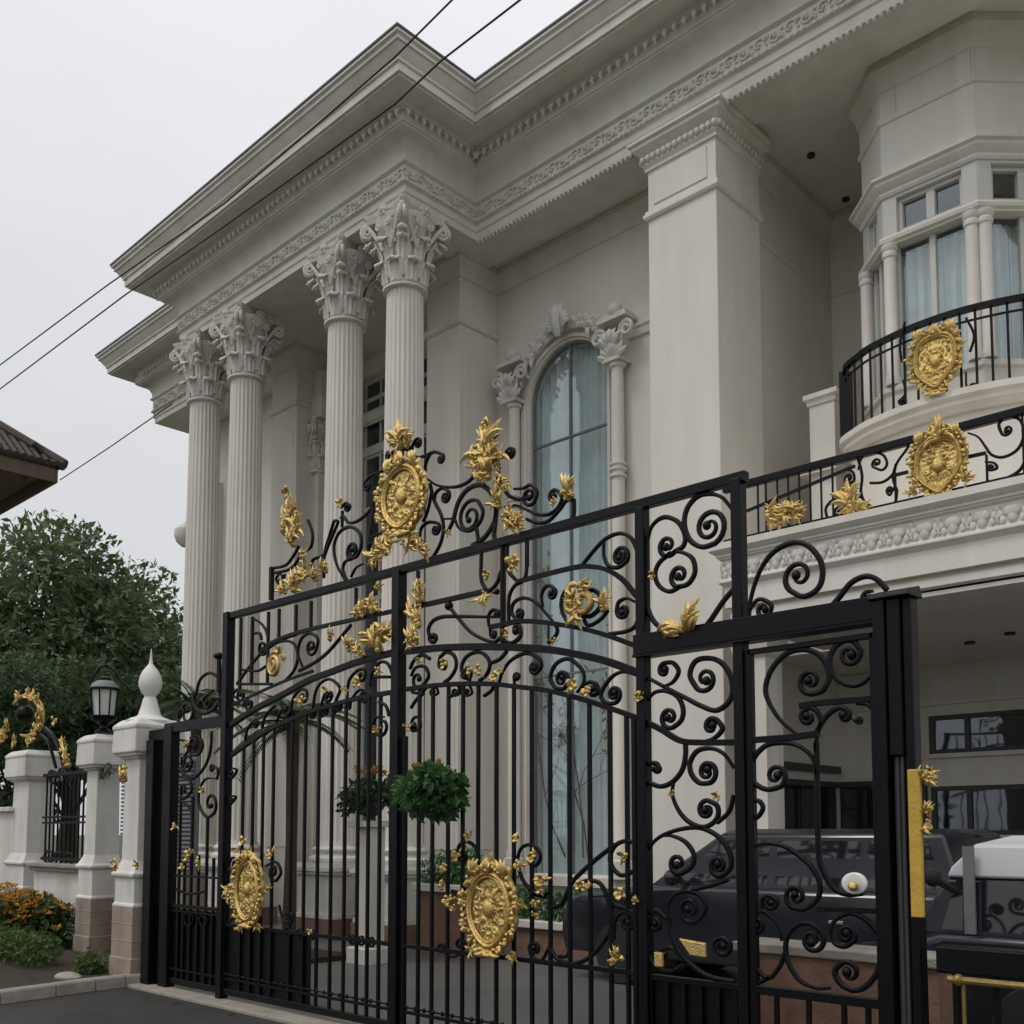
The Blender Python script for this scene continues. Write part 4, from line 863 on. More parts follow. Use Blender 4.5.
for IR,us,low,x0,x1 in ((A,(241,251,261,271.5,290,303.5,317,330.5,344,357,367.5,379),lowL,-8.79,-6.30),(B,(418.4,432,447.7,462.5,478,496.4,514,532,550.5,570,590.5,611,628),lowR,-6.18,-3.91)):
    for u in us:
        x=X(u); zt=PY(u,yat(low,u),GY)[2]; IR.barw(x,.10,zt,.026)
    IR.rail([(x0,.72),(x1,.72)],.032,.03,'rail',True); IR.rail([(x0,.22),(x1,.22)],.022,.032,'rail',True); IR.rail([(x0,.10),(x1,.10)],.06,.045,'bottom_rail',True)
    kn=MB().tube([(x0,GY,.255),(x1,GY,.255)],.008,6); n=int((x1-x0)/.1)
    for i in range(n): kn.ball((x0+(x1-x0)*(i+.5)/n,GY,.255),.02,8,5,(1,.7,1))
    kn.build('ring_band','iron',IR.p,smooth=60)
    IR.barw(x0+.02,.08,zt if IR is B else PY(232,755,GY)[2],.035,'stile'); IR.barw(x1-.02,.08,PY(394 if IR is A else 638,694 if IR is A else 716,GY)[2],.035,'stile')
MB().box(-8.76,-7.4,GY+.012,GY+.018,.12,.70).build('backing_sheet','iron',LF,smooth=0)
# left band of scrolls
S=A.scroll
for P_,e,t in (([(291,712),(293,699),(300,690),(306,690)],(303,697),.8),([(313,709),(315.5,692),(322,682),(331,679.5),(340,688),(337,698)],(330,697),.9),([(321,706),(325,694),(331,692)],(328,697),.8),([(347,699),(349,681),(357,671),(364,669)],(361,676),.8),([(370,687),(372,673),(380,662.5),(388,664),(393,676)],None,0),([(353,697),(360,690),(370,694)],(364,695),.8),([(374,677),(391,677)],None,0),([(262,728),(266,715),(275,706)],None,0),([(245,741),(248,728),(256,719)],(255,724),.9),([(276,724),(282,710),(290,706)],(286,711),.9)):
    S(P_,e,t) if e else S(P_)
for k,(u,v,s_) in enumerate(((304,702,16),(361,683,14),(382,672,12),(330,690,9),(350,690,10))): A.flower(u,v,s_,200+k)
for u in (320,333,347): A.scroll([(u-5,711-(u-320)*.28),(u-6,717-(u-320)*.28)],(u-8,715-(u-320)*.28),1,w=.016); A.scroll([(u+4,708-(u-320)*.28),(u+3,716-(u-320)*.28)],(u+1,713-(u-320)*.28),1,w=.016)
A.scroll([(379,702),(386,706),(389,716)],None); A.scroll([(384,717),(376,718),(373,727),(377,734)],(382,726),.9); A.flower(381,730,9,210)
A.scroll([(230,768),(237,770),(233,777)],(231,773),.8); A.scroll([(230,796),(236,797),(231,804)],(231,800),.7)
S=B.scroll
for P_,e,t in (([(410,669),(414.4,660),(422.6,655),(430,659)],None,0),([(411,676),(416,667.5),(425,667),(428.5,677),(420,688)],(418,679),.8),([(440,657),(447,652),(454.6,656.5),(456,667.5),(450,678),(444,682.5)],None,0),([(440,657),(439,666),(444,669)],(443,664),.8),
  ([(470,681),(461.7,670),(465,658.5),(474.5,652.5),(484,654),(489.8,663),(487,674),(479,681)],None,0),([(466,669),(462,676),(469,679)],(467,673),.9),([(491,663),(500,659),(507,651)],None,0),
  ([(499,683),(503,671),(511.5,660),(525,653.5),(537,657),(541.5,665),(537.5,672)],(534.5,667.5),1.3),([(514.5,684),(514,677)],(517,677),.8),
  ([(577,692.5),(584,682),(582,670),(569,659),(556,664),(550.5,677),(555,687),(563,689)],(561.5,679.5),1.35),([(583,688),(588,682.5),(596,684),(598,692)],(593,690),.7),
  ([(638,676),(624,672),(613,676),(604,687),(601,696),(605.5,702.5),(613,703.5)],(614,694.5),1.45)):
    S(P_,e,t,w=.027) if e else S(P_,w=.027)
for k,(u,v,s_) in enumerate(((447,665,14),(473,670,13),(484,671,14),(498,677,13),(577,685,20),(591,692,16),(424,662,9),(505,672,9))): B.flower(u,v,s_,220+k)
for u in (436,458,470): B.scroll([(u,686),(u+2,693),(u-3,696)],(u-3,692),1,w=.016)
S([(412,692),(420,693),(428,686)]); S([(449,697),(457,693),(461,687)]); S([(484,696),(491,691),(494,685)]); S([(411,708),(417,699),(424,693)]); S([(411,724),(414,718),(419,718),(420,728),(413,731)],(414,726),.8); B.flower(412,727,11,230)
# crest of the left leaf
q=PY(253.5,890,GY); sh=MB(); shield_mesh(sh,(q[0],q[2]),.50,.72,GY-.03,.05,2,.05,.1); sh.build('gold_crest','gold',LF,smooth=60)
for k,(u,v,s_,n,a,sp) in enumerate(((232,890,10,5,PI,1.),(233,897,12,5,PI*.9,1.),(271,887,12,5,.1,1.),(253,856,12,7,PI/2,1.1),(245,925,10,5,-PI*.6,.8),(262,925,10,5,-PI*.4,.8))): A.spray(u,v,s_,n,240+k,a,sp)
for k,(u,v,s_) in enumerate(((247,842,14),(241,850,10),(274,855,13),(278,849,8))): A.flower(u,v,s_,250+k)
A.scroll([(240,860),(232,858),(229,868),(235,874)],(235,866),1); A.scroll([(266,866),(276,862),(281,872),(277,880)],(274,872),1); A.scroll([(230,905),(233,918),(224,924)]); A.scroll([(279,905),(284,921),(292,922)],(289,917),.8)
# scrolls on the mid rail of the left leaf
for u in (288,300,311,352,361,371): A.scroll([(u-4,926+(u-250)*.12),(u+1,923+(u-250)*.12),(u+3,929+(u-250)*.12)],(u,928+(u-250)*.12),.8,w=.016)
A.flower(314,932,9,260)
# crest of the right leaf
q=PY(496.5,909,GY); sh=MB(); shield_mesh(sh,(q[0],q[2]),.545,.685,GY-.035,.055,1,.20,.2); sh.build('gold_crest','gold',RF,smooth=60)
for k,(u,v,s_,n,a,sp) in enumerate(((478,948,13,7,-PI*.6,1.),(517,953,13,7,-PI*.4,1.),(497,950,12,9,-PI/2,1.2),(525,905,10,5,0,1.),(468,898,8,5,PI,1.),(496,864,12,7,PI/2,1.))): B.spray(u,v,s_,n,270+k,a,sp)
for k,(u,v,s_) in enumerate(((461,856,15),(448,868,15),(447,884,14),(453,900,15),(457,907,10),(472.5,836,13),(521,838,12),(523,865,15),(537,857,16),(546,881,19),(545,889,12),(540,904,14),(540,915,10),(641,900,10))): B.flower(u,v,s_,280+k)
S=B.scroll
S([(478,862),(477,852),(473.4,845),(466,841.7),(459,846),(458,856)],(463,855),1); S([(476,874),(468,884),(461,892),(452,891)]); S([(460,872),(468,884)]); S([(517,864),(520,850),(528,844.8),(536,847),(540,854)],(533,858),.9); S([(518,866),(523.4,881),(534,893),(546,897)]); S([(534,893),(541,896),(548,893)])
S([(441,953),(438,948),(441,944)],(442,949),1,w=.016); S([(443,951),(452,957),(461,953),(465,944)],(460,945),.9,w=.018)
S([(637,843.5),(625.5,841),(615,846),(610,858),(614,869.6),(622.6,875.4),(634,871)],None,w=.027); S([(615,844.7),(593,862),(574,880),(567,893),(561,904.7),(549,908)],None,w=.029)
S([(580,891),(580.5,884),(589,880.6),(600.6,884),(608,900),(612,918),(609.4,932.6),(596,951.6),(583,961),(570,963.4),(556.6,958),(549,946)],None,w=.027)
S([(611,886),(614,903),(625.5,909),(637,914)],None,w=.027); S([(614,940),(615,922),(622,912.5),(631,914)],(627,922),1.2); S([(609.4,936),(616,955)]) 
S([(548,949),(542,960),(533,957.5),(529.5,948.7)],(535,949),1.1); S([(570,948),(567,956),(559,956)])
for k,(u,v,s_) in enumerate(((628,857,16),(585,886,14),(594,885,10),(625,893,18),(622,955,17),(617,962,10))): B.flower(u,v,s_,300+k)
B.spray(622,957,16,7,310,PI*.8,1.1)
# ------------------------------------------------------------------ panel right of the leaves and the wicket
SP=thing('iron_screen',(-3.5,GY,0),'narrow fixed iron panel of stacked scrolls between the right leaf and the wicket','iron panel')
C_=Iron(SP,GY); S=C_.scroll
C_.rail([(-3.87,.71),(-3.17,.71)],.035,.032,'rail',True); C_.rail([(-3.87,.22),(-3.17,.22)],.025,.03,'rail',True); C_.rail([(-3.87,.1),(-3.17,.1)],.06,.045,'bottom_rail',True)
for x in (-3.82,-3.70,-3.58,-3.46,-3.34,-3.22): C_.barw(x,.1,.71,.026)
MB().box(-3.86,-3.18,GY+.014,GY+.02,.12,.70).build('backing_sheet','iron',SP,smooth=0)
S([(644,677),(650,679),(663.7,686.5),(684,697),(700.6,705.6),(717,710.4),(730.7,698.8),(732,681),(723.8,665),(711.5,658.5),(696,661),(690,675),(696.5,688)],(705,679),1.25,w=.031)
S([(663.7,686.5),(673,682),(678.7,671.4),(673,663),(665,663)],(664.5,670.5),.9,w=.027)
S([(647,701.5),(654,693),(665,691),(677,696),(683,708),(681.5,720),(673,727.5)],(669.5,717.5),1.3,w=.029)
C_.rail([(645,721.5),(662,730),(680,740.5),(700,742.6),(733,742.4)],.036,.03)
S([(700.6,742.5),(714,738.4),(722.5,729),(718,721)],(711.5,726.5),1,w=.029)
S([(685.5,744),(685.5,756),(682,770.5),(672.5,782),(661,786.5),(650,783)],None,w=.03); S([(646,771),(648,765),(656,763),(660,769)],(656,769),.5,w=.027)
S([(734,768),(724,754),(711.5,748.5),(697.5,751),(690,763),(692,775),(700,783),(710,783)],(707,772),1.4,w=.030)
S([(673.7,782),(672.5,795),(678.4,810),(687.8,821),(700.6,826.8),(711,824.5),(718,816),(717,805.7),(708,800.5)],(706.5,810),1.3,w=.028); S([(734,795),(729,811.6),(717,823)],None,w=.025)
S([(646.7,853.8),(653.8,842),(665.5,834),(684,828.6),(700.6,828),(714.7,834),(725,844),(731,857),(730,869),(722,876)],(718.5,866),1.5,w=.028)
S([(662,836),(672.5,836),(685.4,842),(693.6,853.8),(692.4,865.5),(683,873)],(678,863.5),1.2,w=.028)
S([(729,879),(714,884.6),(692.4,890)],None,w=.027); S([(669,919),(668,905),(676,894),(689.7,891.4),(702,897),(706,909),(699.5,919)],(690,909.5),1.4,w=.027)
S([(669,917),(670.5,932),(680,953),(696.5,969),(711.5,977.5),(734,982)],None,w=.029); S([(648.7,914),(657,910.6),(666,919)],None,w=.03); S([(648,925),(655,919),(660,923)],(655,925),.8)
S([(647,949),(651.4,961),(662,970.7),(674.6,970.7),(683,965)],None,w=.027); S([(679,955),(672,948),(663,949)],(664,955),.8); S([(716,952),(714,943),(722,938),(730,943)],(722,947),1,w=.027)
S([(686,888),(680,878),(676,883)],None,w=.018)
C_.flower(677,794,9,320); C_.flower(722,796,11,321)
x,z=C_.g(696.5,947.5); sh=MB().prism_y([(x-.10,z+.05),(x+.09,z+.035),(x+.09,z-.05),(x-.02,z-.045)],GY-.045,GY-.02); sh.build('gold_plate','gold',SP,smooth=0,bevel=.008)
x,z=C_.g(662,960); MB().box(x-.035,x+.03,GY-.04,GY-.015,z-.04,z+.05).build('gold_plate','gold',SP,smooth=0,bevel=.01); C_.flower(643,698,14,322)
WK=thing('wicket_gate',(-2.75,GY,0),'single iron wicket door of scrolls with a white enamel door plate at the far right','gate')
D=Iron(WK,GY); S=D.scroll
x0,x1=-3.10,-2.35
for x in (x0,x1): D.barw(x,.05,2.64,.045,'stile')
D.rail([(x0,.71),(x1,.71)],.05,.035,'rail',True); D.rail([(x0,.1),(x1,.1)],.06,.045,'bottom_rail',True); D.rail([(x0,2.63),(x1,2.63)],.03,.045,'rail',True)
for u in (776.7,808.8,844,868): D.barw(X(u,1000),.1,.71,.026)
MBk=S([(797,734.5),(781,721),(769.3,703),(765.6,688.6),(770.8,671),(784,655.5),(798.6,649.8),(814.7,652),(825,662),(829.4,676.9),(823.5,690),(812.5,694)],(810.5,681),1.3,w=.030)
S([(877,664),(867.4,679.8),(854,685.7),(839.6,681),(831.5,669.5),(830.8,655),(841,642),(852.8,641),(861,650)],(849.5,654),1.1,w=.031)
D.rail([(800,706),(820,703),(877,698.5)],.032,.03); D.rail([(747,740.5),(784,738),(800,736.3),(819,733.5)],.036,.032)
S([(812,735.5),(820.6,724),(817.6,712),(809,707.6),(802,713)],(808,717),1,w=.029); S([(816,752),(817.6,732.5),(826.4,716.4),(839.6,707.6),(849,712)],(844,716),.7,w=.029); S([(852,719),(857,723)],(859,720),.8,w=.02)
S([(857,703),(869,705),(877,716)],None,w=.025)
S([(817.6,775),(811.8,757),(798.6,746),(782.5,742.8),(766,745.7),(754,758),(750.5,773.5),(755.6,784),(768,789.7),(781,786.5)],(775.5,776),1.2,w=.029)
S([(816.4,742),(817,775),(818,838),(820,862),(827,878),(836,890),(849,894.5),(864,893)],None,w=.029)
S([(749,801),(758.8,801),(763,808.5),(757,817.5),(749,818)],None); S([(747,851),(758.8,845),(771,843.6),(787,847.5),(802.5,858.4),(813,869),(820,884),(817.5,899),(805.6,909),(792,907.5)],(796,896.5),1.35,w=.027)
D.rail([(818,909),(850,910),(883,911.5)],.028,.03)
S([(763,910),(762,900),(769,895.6),(777,900)],(770.5,902.5),1.1); S([(782,941),(777.5,924),(764,911.5),(752,916),(749,927)],(757,924),1.1,w=.027)
S([(830,988),(815,988),(797.8,978.4),(787,958),(787,938),(797.8,925),(811,924),(821.5,932)],(812.5,940),1.4,w=.027)
S([(785,953),(779,967.5),(768,978.4),(754,966)],None); S([(770,977),(758,983),(746,985)],None)
S([(831,932),(835,920.6),(849,913.6),(865,919),(879,934.7),(882,950),(877.5,972),(865,987),(852.5,990),(840,983),(835,971),(842,963)],(849,973),.9,w=.030)
S([(830.6,931),(834,942.5),(845,946.5),(855,940)],(846.5,935),1.3,w=.027)
x,z=D.g(858,883)
dk=MB()
dk.loft([[(x+r_*cos(a)*1.25,GY-.03-y,z+r_*sin(a)) for a in [2*PI*k/28 for k in range(28)]] for r_,y in ((.05,-.01),(.057,0),(.057,.012),(.05,.018))]); pl_=dk.build('door_plate','porcelain',WK,smooth=40)
MB().ball((x+.01,GY-.08,z-.015),.026,14,10).tube([(x+.01,GY-.045,z-.015),(x+.01,GY-.09,z-.015)],.014,10).build('knob','gold',pl_,smooth=60)
# ------------------------------------------------------------------ left fixed panel
LP=thing('iron_screen',(-9.4,GY,0),'narrow iron panel with low dark sheet beside the pier with the egg-shaped finial','iron panel')
E_=Iron(LP,GY); S=E_.scroll
MB().box(-10.26,-10.10,GY-.09,GY+.06,0,2.55).build('post','iron',LP,smooth=0,bevel=.008); MB().box(-9.97,-9.80,GY-.05,GY+.05,0,2.68).build('post','iron',LP,smooth=0,bevel=.008)
E_.rail([(-9.97,2.66),(-8.86,2.66)],.10,.08,'beam',True); E_.rail([(-10.3,2.60),(-9.9,2.60)],.12,.08,'beam',True)
for z,hh in ((.85,.035),(.80,.02),(.22,.022),(.10,.06)): E_.rail([(-9.85,z),(-8.88,z)],hh,.036,'rail',True)
E_.rail([(-9.85,1.15),(-8.88,1.15)],.02,.03,'rail',True); E_.rail([(-10.1,.85),(-9.9,.85)],.05,.036,'rail',True)
for u,t in ((178.6,787),(184,858),(190.7,797),(198,855),(206,818),(213,858)): E_.barw(X(u),.10,PY(u,t,GY)[2],.026)
MB().box(-9.8,-8.87,GY+.012,GY+.018,.12,.82).build('backing_sheet','iron',LP,smooth=0); MB().box(-10.12,-9.95,GY+.0,GY+.02,.02,.82).build('backing_sheet','iron',LP,smooth=0)
S([(211.6,731),(210.5,750),(204.8,766.6),(195,777),(186,775),(179,769)],None,w=.031); S([(190,738),(198,735.5),(202.7,744.7),(199,754),(191,755.5)],(194,746),1.1,w=.029)
S([(181,740),(186,742),(188,750),(184,757)],None); S([(182,757),(182,767),(188,771),(192,764)],(187,764),.9); S([(217.5,779),(206,779),(199.5,790),(199.5,806),(207,817),(214.5,813)],(210.5,804),1,w=.029)
S([(217,779),(218,770),(212,765)],(212,769),.7); S([(180,777.6),(189,780),(191.5,791),(184,799)],(184,790),.8); S([(180,800),(188,806),(193,815)])
S([(176,889),(190,894),(206,891)]); S([(182,919),(188,911),(194,917)],(188,917),.8,w=.016); S([(198,921),(203,914),(208,920)],(203,919),.8,w=.016)
for k,(u,v,s_) in enumerate(((191,857,14),(202,862,15),(186,866,9),(196,852,9),(191,744,11),(207,790,10),(179,826,11))): E_.flower(u,v,s_,330+k)
S([(194,692),(194,704),(202,713),(213,709),(222,696)],None,w=.045); S([(196,695),(200,680),(209,673),(217,676)],None,w=.03); S([(214,690),(204,699),(206,708)],(208,702),.8); S([(180,719),(184,706),(190,704),(193,712)],(187,712),.9); S([(178,718),(181,709),(185,712)])
S([(218,672),(219.5,690),(220,720)],None,w=.03); mb=MB(); x,z=E_.g(219,656); mb.ball((x,GY,z),.045,12,8,(1.2,1.2,.8)).tube([(x,GY,z-.02),(x+.03,GY,z-.35)],[.02,.035],8); mb.build('finial','iron',LP,smooth=50)
# ------------------------------------------------------------------ steel gate post at the right
gp=thing('gate_post',(-2.2,GY,0),'heavy black box post with sloped cap and yellow plate at the right end','post')
MB().box(-2.325,-2.262,GY-.08,GY+.05,0,2.80).build('post_body','iron',gp,smooth=0,bevel=.008)
MB().box(-2.261,-2.186,GY-.065,GY+.05,1.98,2.80).box(-2.185,-2.135,GY-.045,GY+.05,0,2.80).box(-2.261,-2.186,GY+.0,GY+.05,0,1.98).build('motor_housing','iron',gp,smooth=0,bevel=.01)
MB().add([(-2.345,GY-.10,2.80),(-2.115,GY-.10,2.80),(-2.115,GY+.07,2.80),(-2.345,GY+.07,2.80),(-2.335,GY-.09,2.83),(-2.125,GY-.09,2.83),(-2.125,GY+.06,2.87),(-2.335,GY+.06,2.87)],[(3,2,1,0),(4,5,6,7),(0,1,5,4),(1,2,6,5),(2,3,7,6),(3,0,4,7)]).build('cap','iron',gp,smooth=0,bevel=.006)
MB().tube([(-2.235,GY-.02,.2),(-2.235,GY-.02,2.0)],.018,10).tube([(-2.205,GY-.03,.2),(-2.205,GY-.03,2.0)],.012,8).build('rod','steel',gp)
MB().box(-2.165,-2.10,GY-.075,GY-.05,1.17,1.91).build('yellow_plate','yellow',gp,smooth=0,bevel=.006)
gi=Iron(gp,GY); gi.spray(929,783,22,9,400,PI*.4,1.1); gi.spray(931,775,14,7,401,-.3,1.3); gi.flower(934,773,14,402); gi.spray(931,815,16,5,403,PI/2,.25); gi.spray(931,822,16,5,404,-PI/2,.25)
MB().box(-2.30,-2.26,GY-.14,GY-.12,.42,.45).box(-2.22,-2.19,GY-.125,GY-.10,.38,.41).build('bolt_head','alloy',gp,smooth=0,bevel=.004)
# ------------------------------------------------------------------ low railing right of the post
rr_=thing('low_railing',(-1.4,GY,0),'low black railing with thick top bar and gilded lower rod right of the steel post','railing')
ri=Iron(rr_,GY)
z=PY(980,960,GY)[2]; MB().box(-2.06,.6,GY-.05,GY+.05,z-.075,z+.06).build('top_bar','iron',rr_,smooth=0,bevel=.012)
z2=PY(975,980,GY)[2]; MB().tube([(-2.0,GY-.05,z2),(-1.55,GY-.05,z2)],.018,10).ball((-1.95,GY-.05,z2),.03,8,6).ball((-1.6,GY-.05,z2),.03,8,6).build('gold_rod','goldshade',rr_)
for k in range(14): ri.barw(-1.98+k*.19,.05,z-.05,.03)
for k in range(7): MB().tube([(-1.93+k*.38,GY-.04,.05),(-1.93+k*.38,GY-.04,z2)],.01,8).build('gold_stem','goldshade',rr_)
ri.rail([(-2.05,.12),(.6,.12)],.05,.04,'bottom_rail',True)
# ================================================================== PIERS, FENCE, LAMP
def pier(x0,x1,y0,y1,zs,label,finial=False,panel=True):
    zb,zw,zc0,zc1=zs; cx,cy=(x0+x1)/2,(y0+y1)/2
    t=thing('gate_pier' if finial else 'fence_pier',(cx,cy,0),label,'pier',None if finial else 'white fence piers')
    def ring(o): return [(x0-o,y0-o),(x1+o,y0-o),(x1+o,y1+o),(x0-o,y1+o)]
    def stack(mb,pr): mb.loft([[(p[0],p[1],z) for p in ring(o)] for o,z in pr])
    base=MB(); stack(base,[(.075,0),(.075,.27),(.062,.27),(.062,zb)])
    for k in range(1,3):
        z=.27+(zb-.27)*k/3; stack(base,[(.066,z-.006),(.066,z+.006)])
    base.build('tiled_base','tile',t,smooth=0,bevel=.006)
    m=MB(); stack(m,[(.065,zb),(.06,zb+.03),(.045,zb+.04),(.045,zw-.02),(.075,zw),(.08,zw+.03),(.05,zw+.06),(.03,zw+.10),(0,zw+.17),(-.01,zc0-.04),(.03,zc0-.02),(.03,zc0)]); m.build('shaft','white',t,smooth=0,bevel=.008)
    c=MB(); stack(c,[(.07,zc0),(.07,zc0+.02),(.10,zc0+.04),(.09,zc1-.10),(.10,zc1-.08),(.10,zc1-.05),(.05,zc1),(.02,zc1+.02)]); c.build('cap','white',t,smooth=0,bevel=.01)
    if finial:
        f=MB().lathe((cx,cy,zc1),[(.25,-.05),(.25,.01),(.20,.04),(.14,.06),(.12,.08),(.09,.18),(.075,.25),(.058,.28),(.07,.30),(.095,.33),(.12,.39),(.124,.44),(.11,.51),(.08,.57),(.04,.62),(.022,.645),(.014,.70),(.005,.81)],28); f.build('finial','white',t,smooth=45)
    return t
pA=pier(-10.77,-10.42,5.12,5.5,(.80,1.12,2.40,2.78),'white gate pier with pale egg-shaped spire finial beside the iron panel',True)
pB=pier(-13.27,-12.95,5.8,6.12,(.74,1.13,2.41,2.82),'slim white pier with flat cap standing under the carriage lantern')
pC=pier(-16.55,-15.95,6.1,6.5,(.74,1.1,2.38,2.80),'wide white pier with broad cap furthest left behind the orange flowers')
pi=Iron(pA,4.97); pi.spray(128,780,16,7,410,PI/2,.7); pi.spray(128,768,14,7,411,-PI/2,.7); pi.flower(128,772,12,412); pi.flower(118,864,14,413); pi.flower(141,864,12,414); pi.spray(118,870,9,5,415,PI/2,1.2)
# wall between piers with coping
wl=thing('fence_wall',(-14.4,6.2,0),'low white wall with stone coping between the two white fence piers','wall')
MB().box(-15.62,-13.22,6.1,6.3,0,1.03).build('wall_body','white',wl,smooth=0); MB().box(-15.64,-13.2,5.98,6.42,1.09,1.14).box(-15.62,-13.2,6.03,6.37,1.03,1.09).build('coping','kerb',wl,smooth=0,bevel=.01)
wl2=thing('fence_wall',(-19,6.2,0),'low white wall running out of view beyond the wide left pier','wall')
MB().box(-26,-16.47,6.1,6.3,0,1.9).build('wall_body','white',wl2,smooth=0); MB().box(-26,-16.46,6.02,6.38,1.9,1.97).build('coping','white',wl2,smooth=0,bevel=.01)
fp=thing('iron_fence',(-14.4,6.2,1.14),'black iron fence panel with gilded crescent scroll set on the low white wall','fence')
Fi=Iron(fp,6.2)
Fi.rail([(-15.6,2.42),(-13.2,2.42)],.05,.05,'rail',True); Fi.rail([(-15.6,1.2),(-13.2,1.2)],.04,.05,'rail',True); Fi.rail([(-15.6,1.80),(-13.2,1.80)],.03,.04,'rail',True); Fi.rail([(-15.6,1.72),(-13.2,1.72)],.03,.04,'rail',True)
for k in range(17): Fi.barw(-15.5+k*.14,1.15,2.42,.024)
for u,v in ((52,776),(62,774),(72,780),(48,856),(58,857),(68,858)): Fi.scroll([(u-5,v+4),(u-2,v-5),(u+4,v-4)],(u,v),1.1,w=.03)
Fi.rail([(44,728),(52,735),(60,750),(64,768)],.05,.05); Fi.rail([(36,732),(48,742),(56,768)],.03,.04); Fi.spray(70,765,22,9,420,PI*.6,.7); Fi.spray(67,750,16,7,421,PI*.7,.9); Fi.flower(58,722,13,422)
mb=MB(); pts=[]
for i in range(30):
    a=-1.9+i/29*4.4; q=PY(26+16*cos(a),716-20*sin(a),6.2); pts.append(q)
mb.tube(pts,[.02+.03*sin(PI*i/29) for i in range(30)],8); mb.build('gold_crescent','gold',fp,smooth=60)
for i,(u,v,a) in enumerate(((42,716,.8),(41,724,1.0),(40,703,1.4),(36,699,2.0),(32,697,2.2),(22,697,2.9),(38,730,.3),(34,736,-.3),(30,738,-.8),(8,737,2.5),(10,730,1.2),(16,742,.2),(3,741,1.8))): Fi.spray(u,v,12,9,430+i,a,1.2)
mb=MB(); q=PY(25,714,6.2); mb.ball(q,.14,12,8); mb.build('ball','iron',fp,smooth=60)
lv=thing('louvre_panel',(-11.9,6.0,0),'grey horizontal louvre panel in the gap behind the finial pier','louvre')
lm=MB().box(-12.7,-10.9,6.05,6.1,1.13,2.5)
for k in range(26): lm.box(-12.68,-10.92,6.0,6.05,1.15+k*.05,1.18+k*.05)
lm.build('slats','louvre',lv,smooth=0)
MB().box(-12.7,-10.9,5.95,6.2,0,1.12).build('brick_base','tile',lv,smooth=0)
ii=Iron(lv,5.9); ii.spray(112,766,16,9,440,-PI*.5,1.2,'vine_tuft','leafdark2'); ii.spray(109,770,14,7,441,-PI*.7,1.,'vine_tuft','leafdark2')
# lantern
lx,ly,lz=-13.02,5.9,2.86
lt=thing('carriage_lantern',(lx,ly,lz),'black carriage lantern with frosted glass standing on the slim white pier','lamp')
lb=MB().lathe((lx,ly,lz),[(.14,0),(.14,.04),(.07,.08),(.06,.14),(.13,.18),(.20,.24),(.215,.27),(.215,.30),(.10,.30)],24)
for k in range(8):
    a=2*PI*k/8; lb.tube([(lx+.19*cos(a),ly+.19*sin(a),lz+.28),(lx+.235*cos(a),ly+.235*sin(a),lz+.74)],.014,6)
lb.lathe((lx,ly,lz),[(.22,.735),(.265,.74),(.265,.77),(.23,.78),(.23,.735)],24); lb.lathe((lx,ly,lz),[(.10,.89),(.10,.95),(.04,.98)],20); lb.build('lantern_frame','iron',lt,smooth=40)
MB().lathe((lx,ly,lz),[(.165,.29),(.175,.30),(.215,.735),(.2,.736)],8).build('lantern_glass','lampglass',lt,smooth=0)
MB().lathe((lx,ly,lz),[(.24,.775),(.21,.84),(.13,.90),(.09,.905)],24).build('lantern_hood','louvre',lt,smooth=50)
mb=MB(); mb.tube([(lx-.27*Rv[0]+0,ly-.27*Rv[1],lz+.75),(lx-.22*Rv[0],ly-.22*Rv[1],lz+.95),(lx-.1*Rv[0],ly-.1*Rv[1],lz+1.13),(lx+.02*Rv[0],ly+.02*Rv[1],lz+1.18),(lx+.15*Rv[0],ly+.15*Rv[1],lz+1.08),(lx+.3*Rv[0],ly+.3*Rv[1],lz+.86),(lx+.5*Rv[0],ly+.5*Rv[1],lz+.72),(lx+.65*Rv[0],ly+.65*Rv[1],lz+.80),(lx+.8*Rv[0],ly+.8*Rv[1],lz+.84)],.02,8)
mb.tube([(lx+.8*Rv[0],ly+.8*Rv[1],lz+.84),(lx+.78*Rv[0],ly+.78*Rv[1],lz+.4),(lx+.6*Rv[0],ly+.6*Rv[1],lz+.05),(lx+.3*Rv[0],ly+.3*Rv[1],lz-.0)],.018,8); mb.build('scroll_bracket','iron',lt,smooth=60)
for o_ in lt.children:
    for v_ in o_.data.vertices: v_.co=Vector((lx,ly,lz))+(v_.co-Vector((lx,ly,lz)))*.76
# ================================================================== PLANTS
def quad(mb,c,L_,W_,d,n,fold=.18):
    d=Vector(d).normalized(); n=Vector(n); s_=d.cross(n); 
    if s_.length<1e-4: s_=d.orthogonal()
    s_.normalize(); u=s_.cross(d); c=Vector(c)
    mb.add([c,c+d*L_*.5+s_*W_*.5+u*W_*fold,c+d*L_,c+d*L_*.5-s_*W_*.5+u*W_*fold],[(0,1,2),(0,2,3)])
def rv(r): 
    while True:
        v=Vector((r.uniform(-1,1),r.uniform(-1,1),r.uniform(-1,1)))
        if .05<v.length<=1: return v.normalized()
def leafball(mb,c,rx,ry,rz,n,ls,seed,lw=.5,shell=.55,up=.3):
    r=random.Random(seed)
    for i in range(n):
        v=rv(r); q=shell+(1-shell)*r.random()**.6
        p=(c[0]+v.x*rx*q,c[1]+v.y*ry*q,c[2]+v.z*rz*q); d=v*.7+rv(r)*.8+Vector((0,0,up*.2-.15)); nn=v+rv(r)*.7+Vector((0,0,up))
        l=ls*r.uniform(.6,1.3); quad(mb,p,l,l*lw,d,nn)
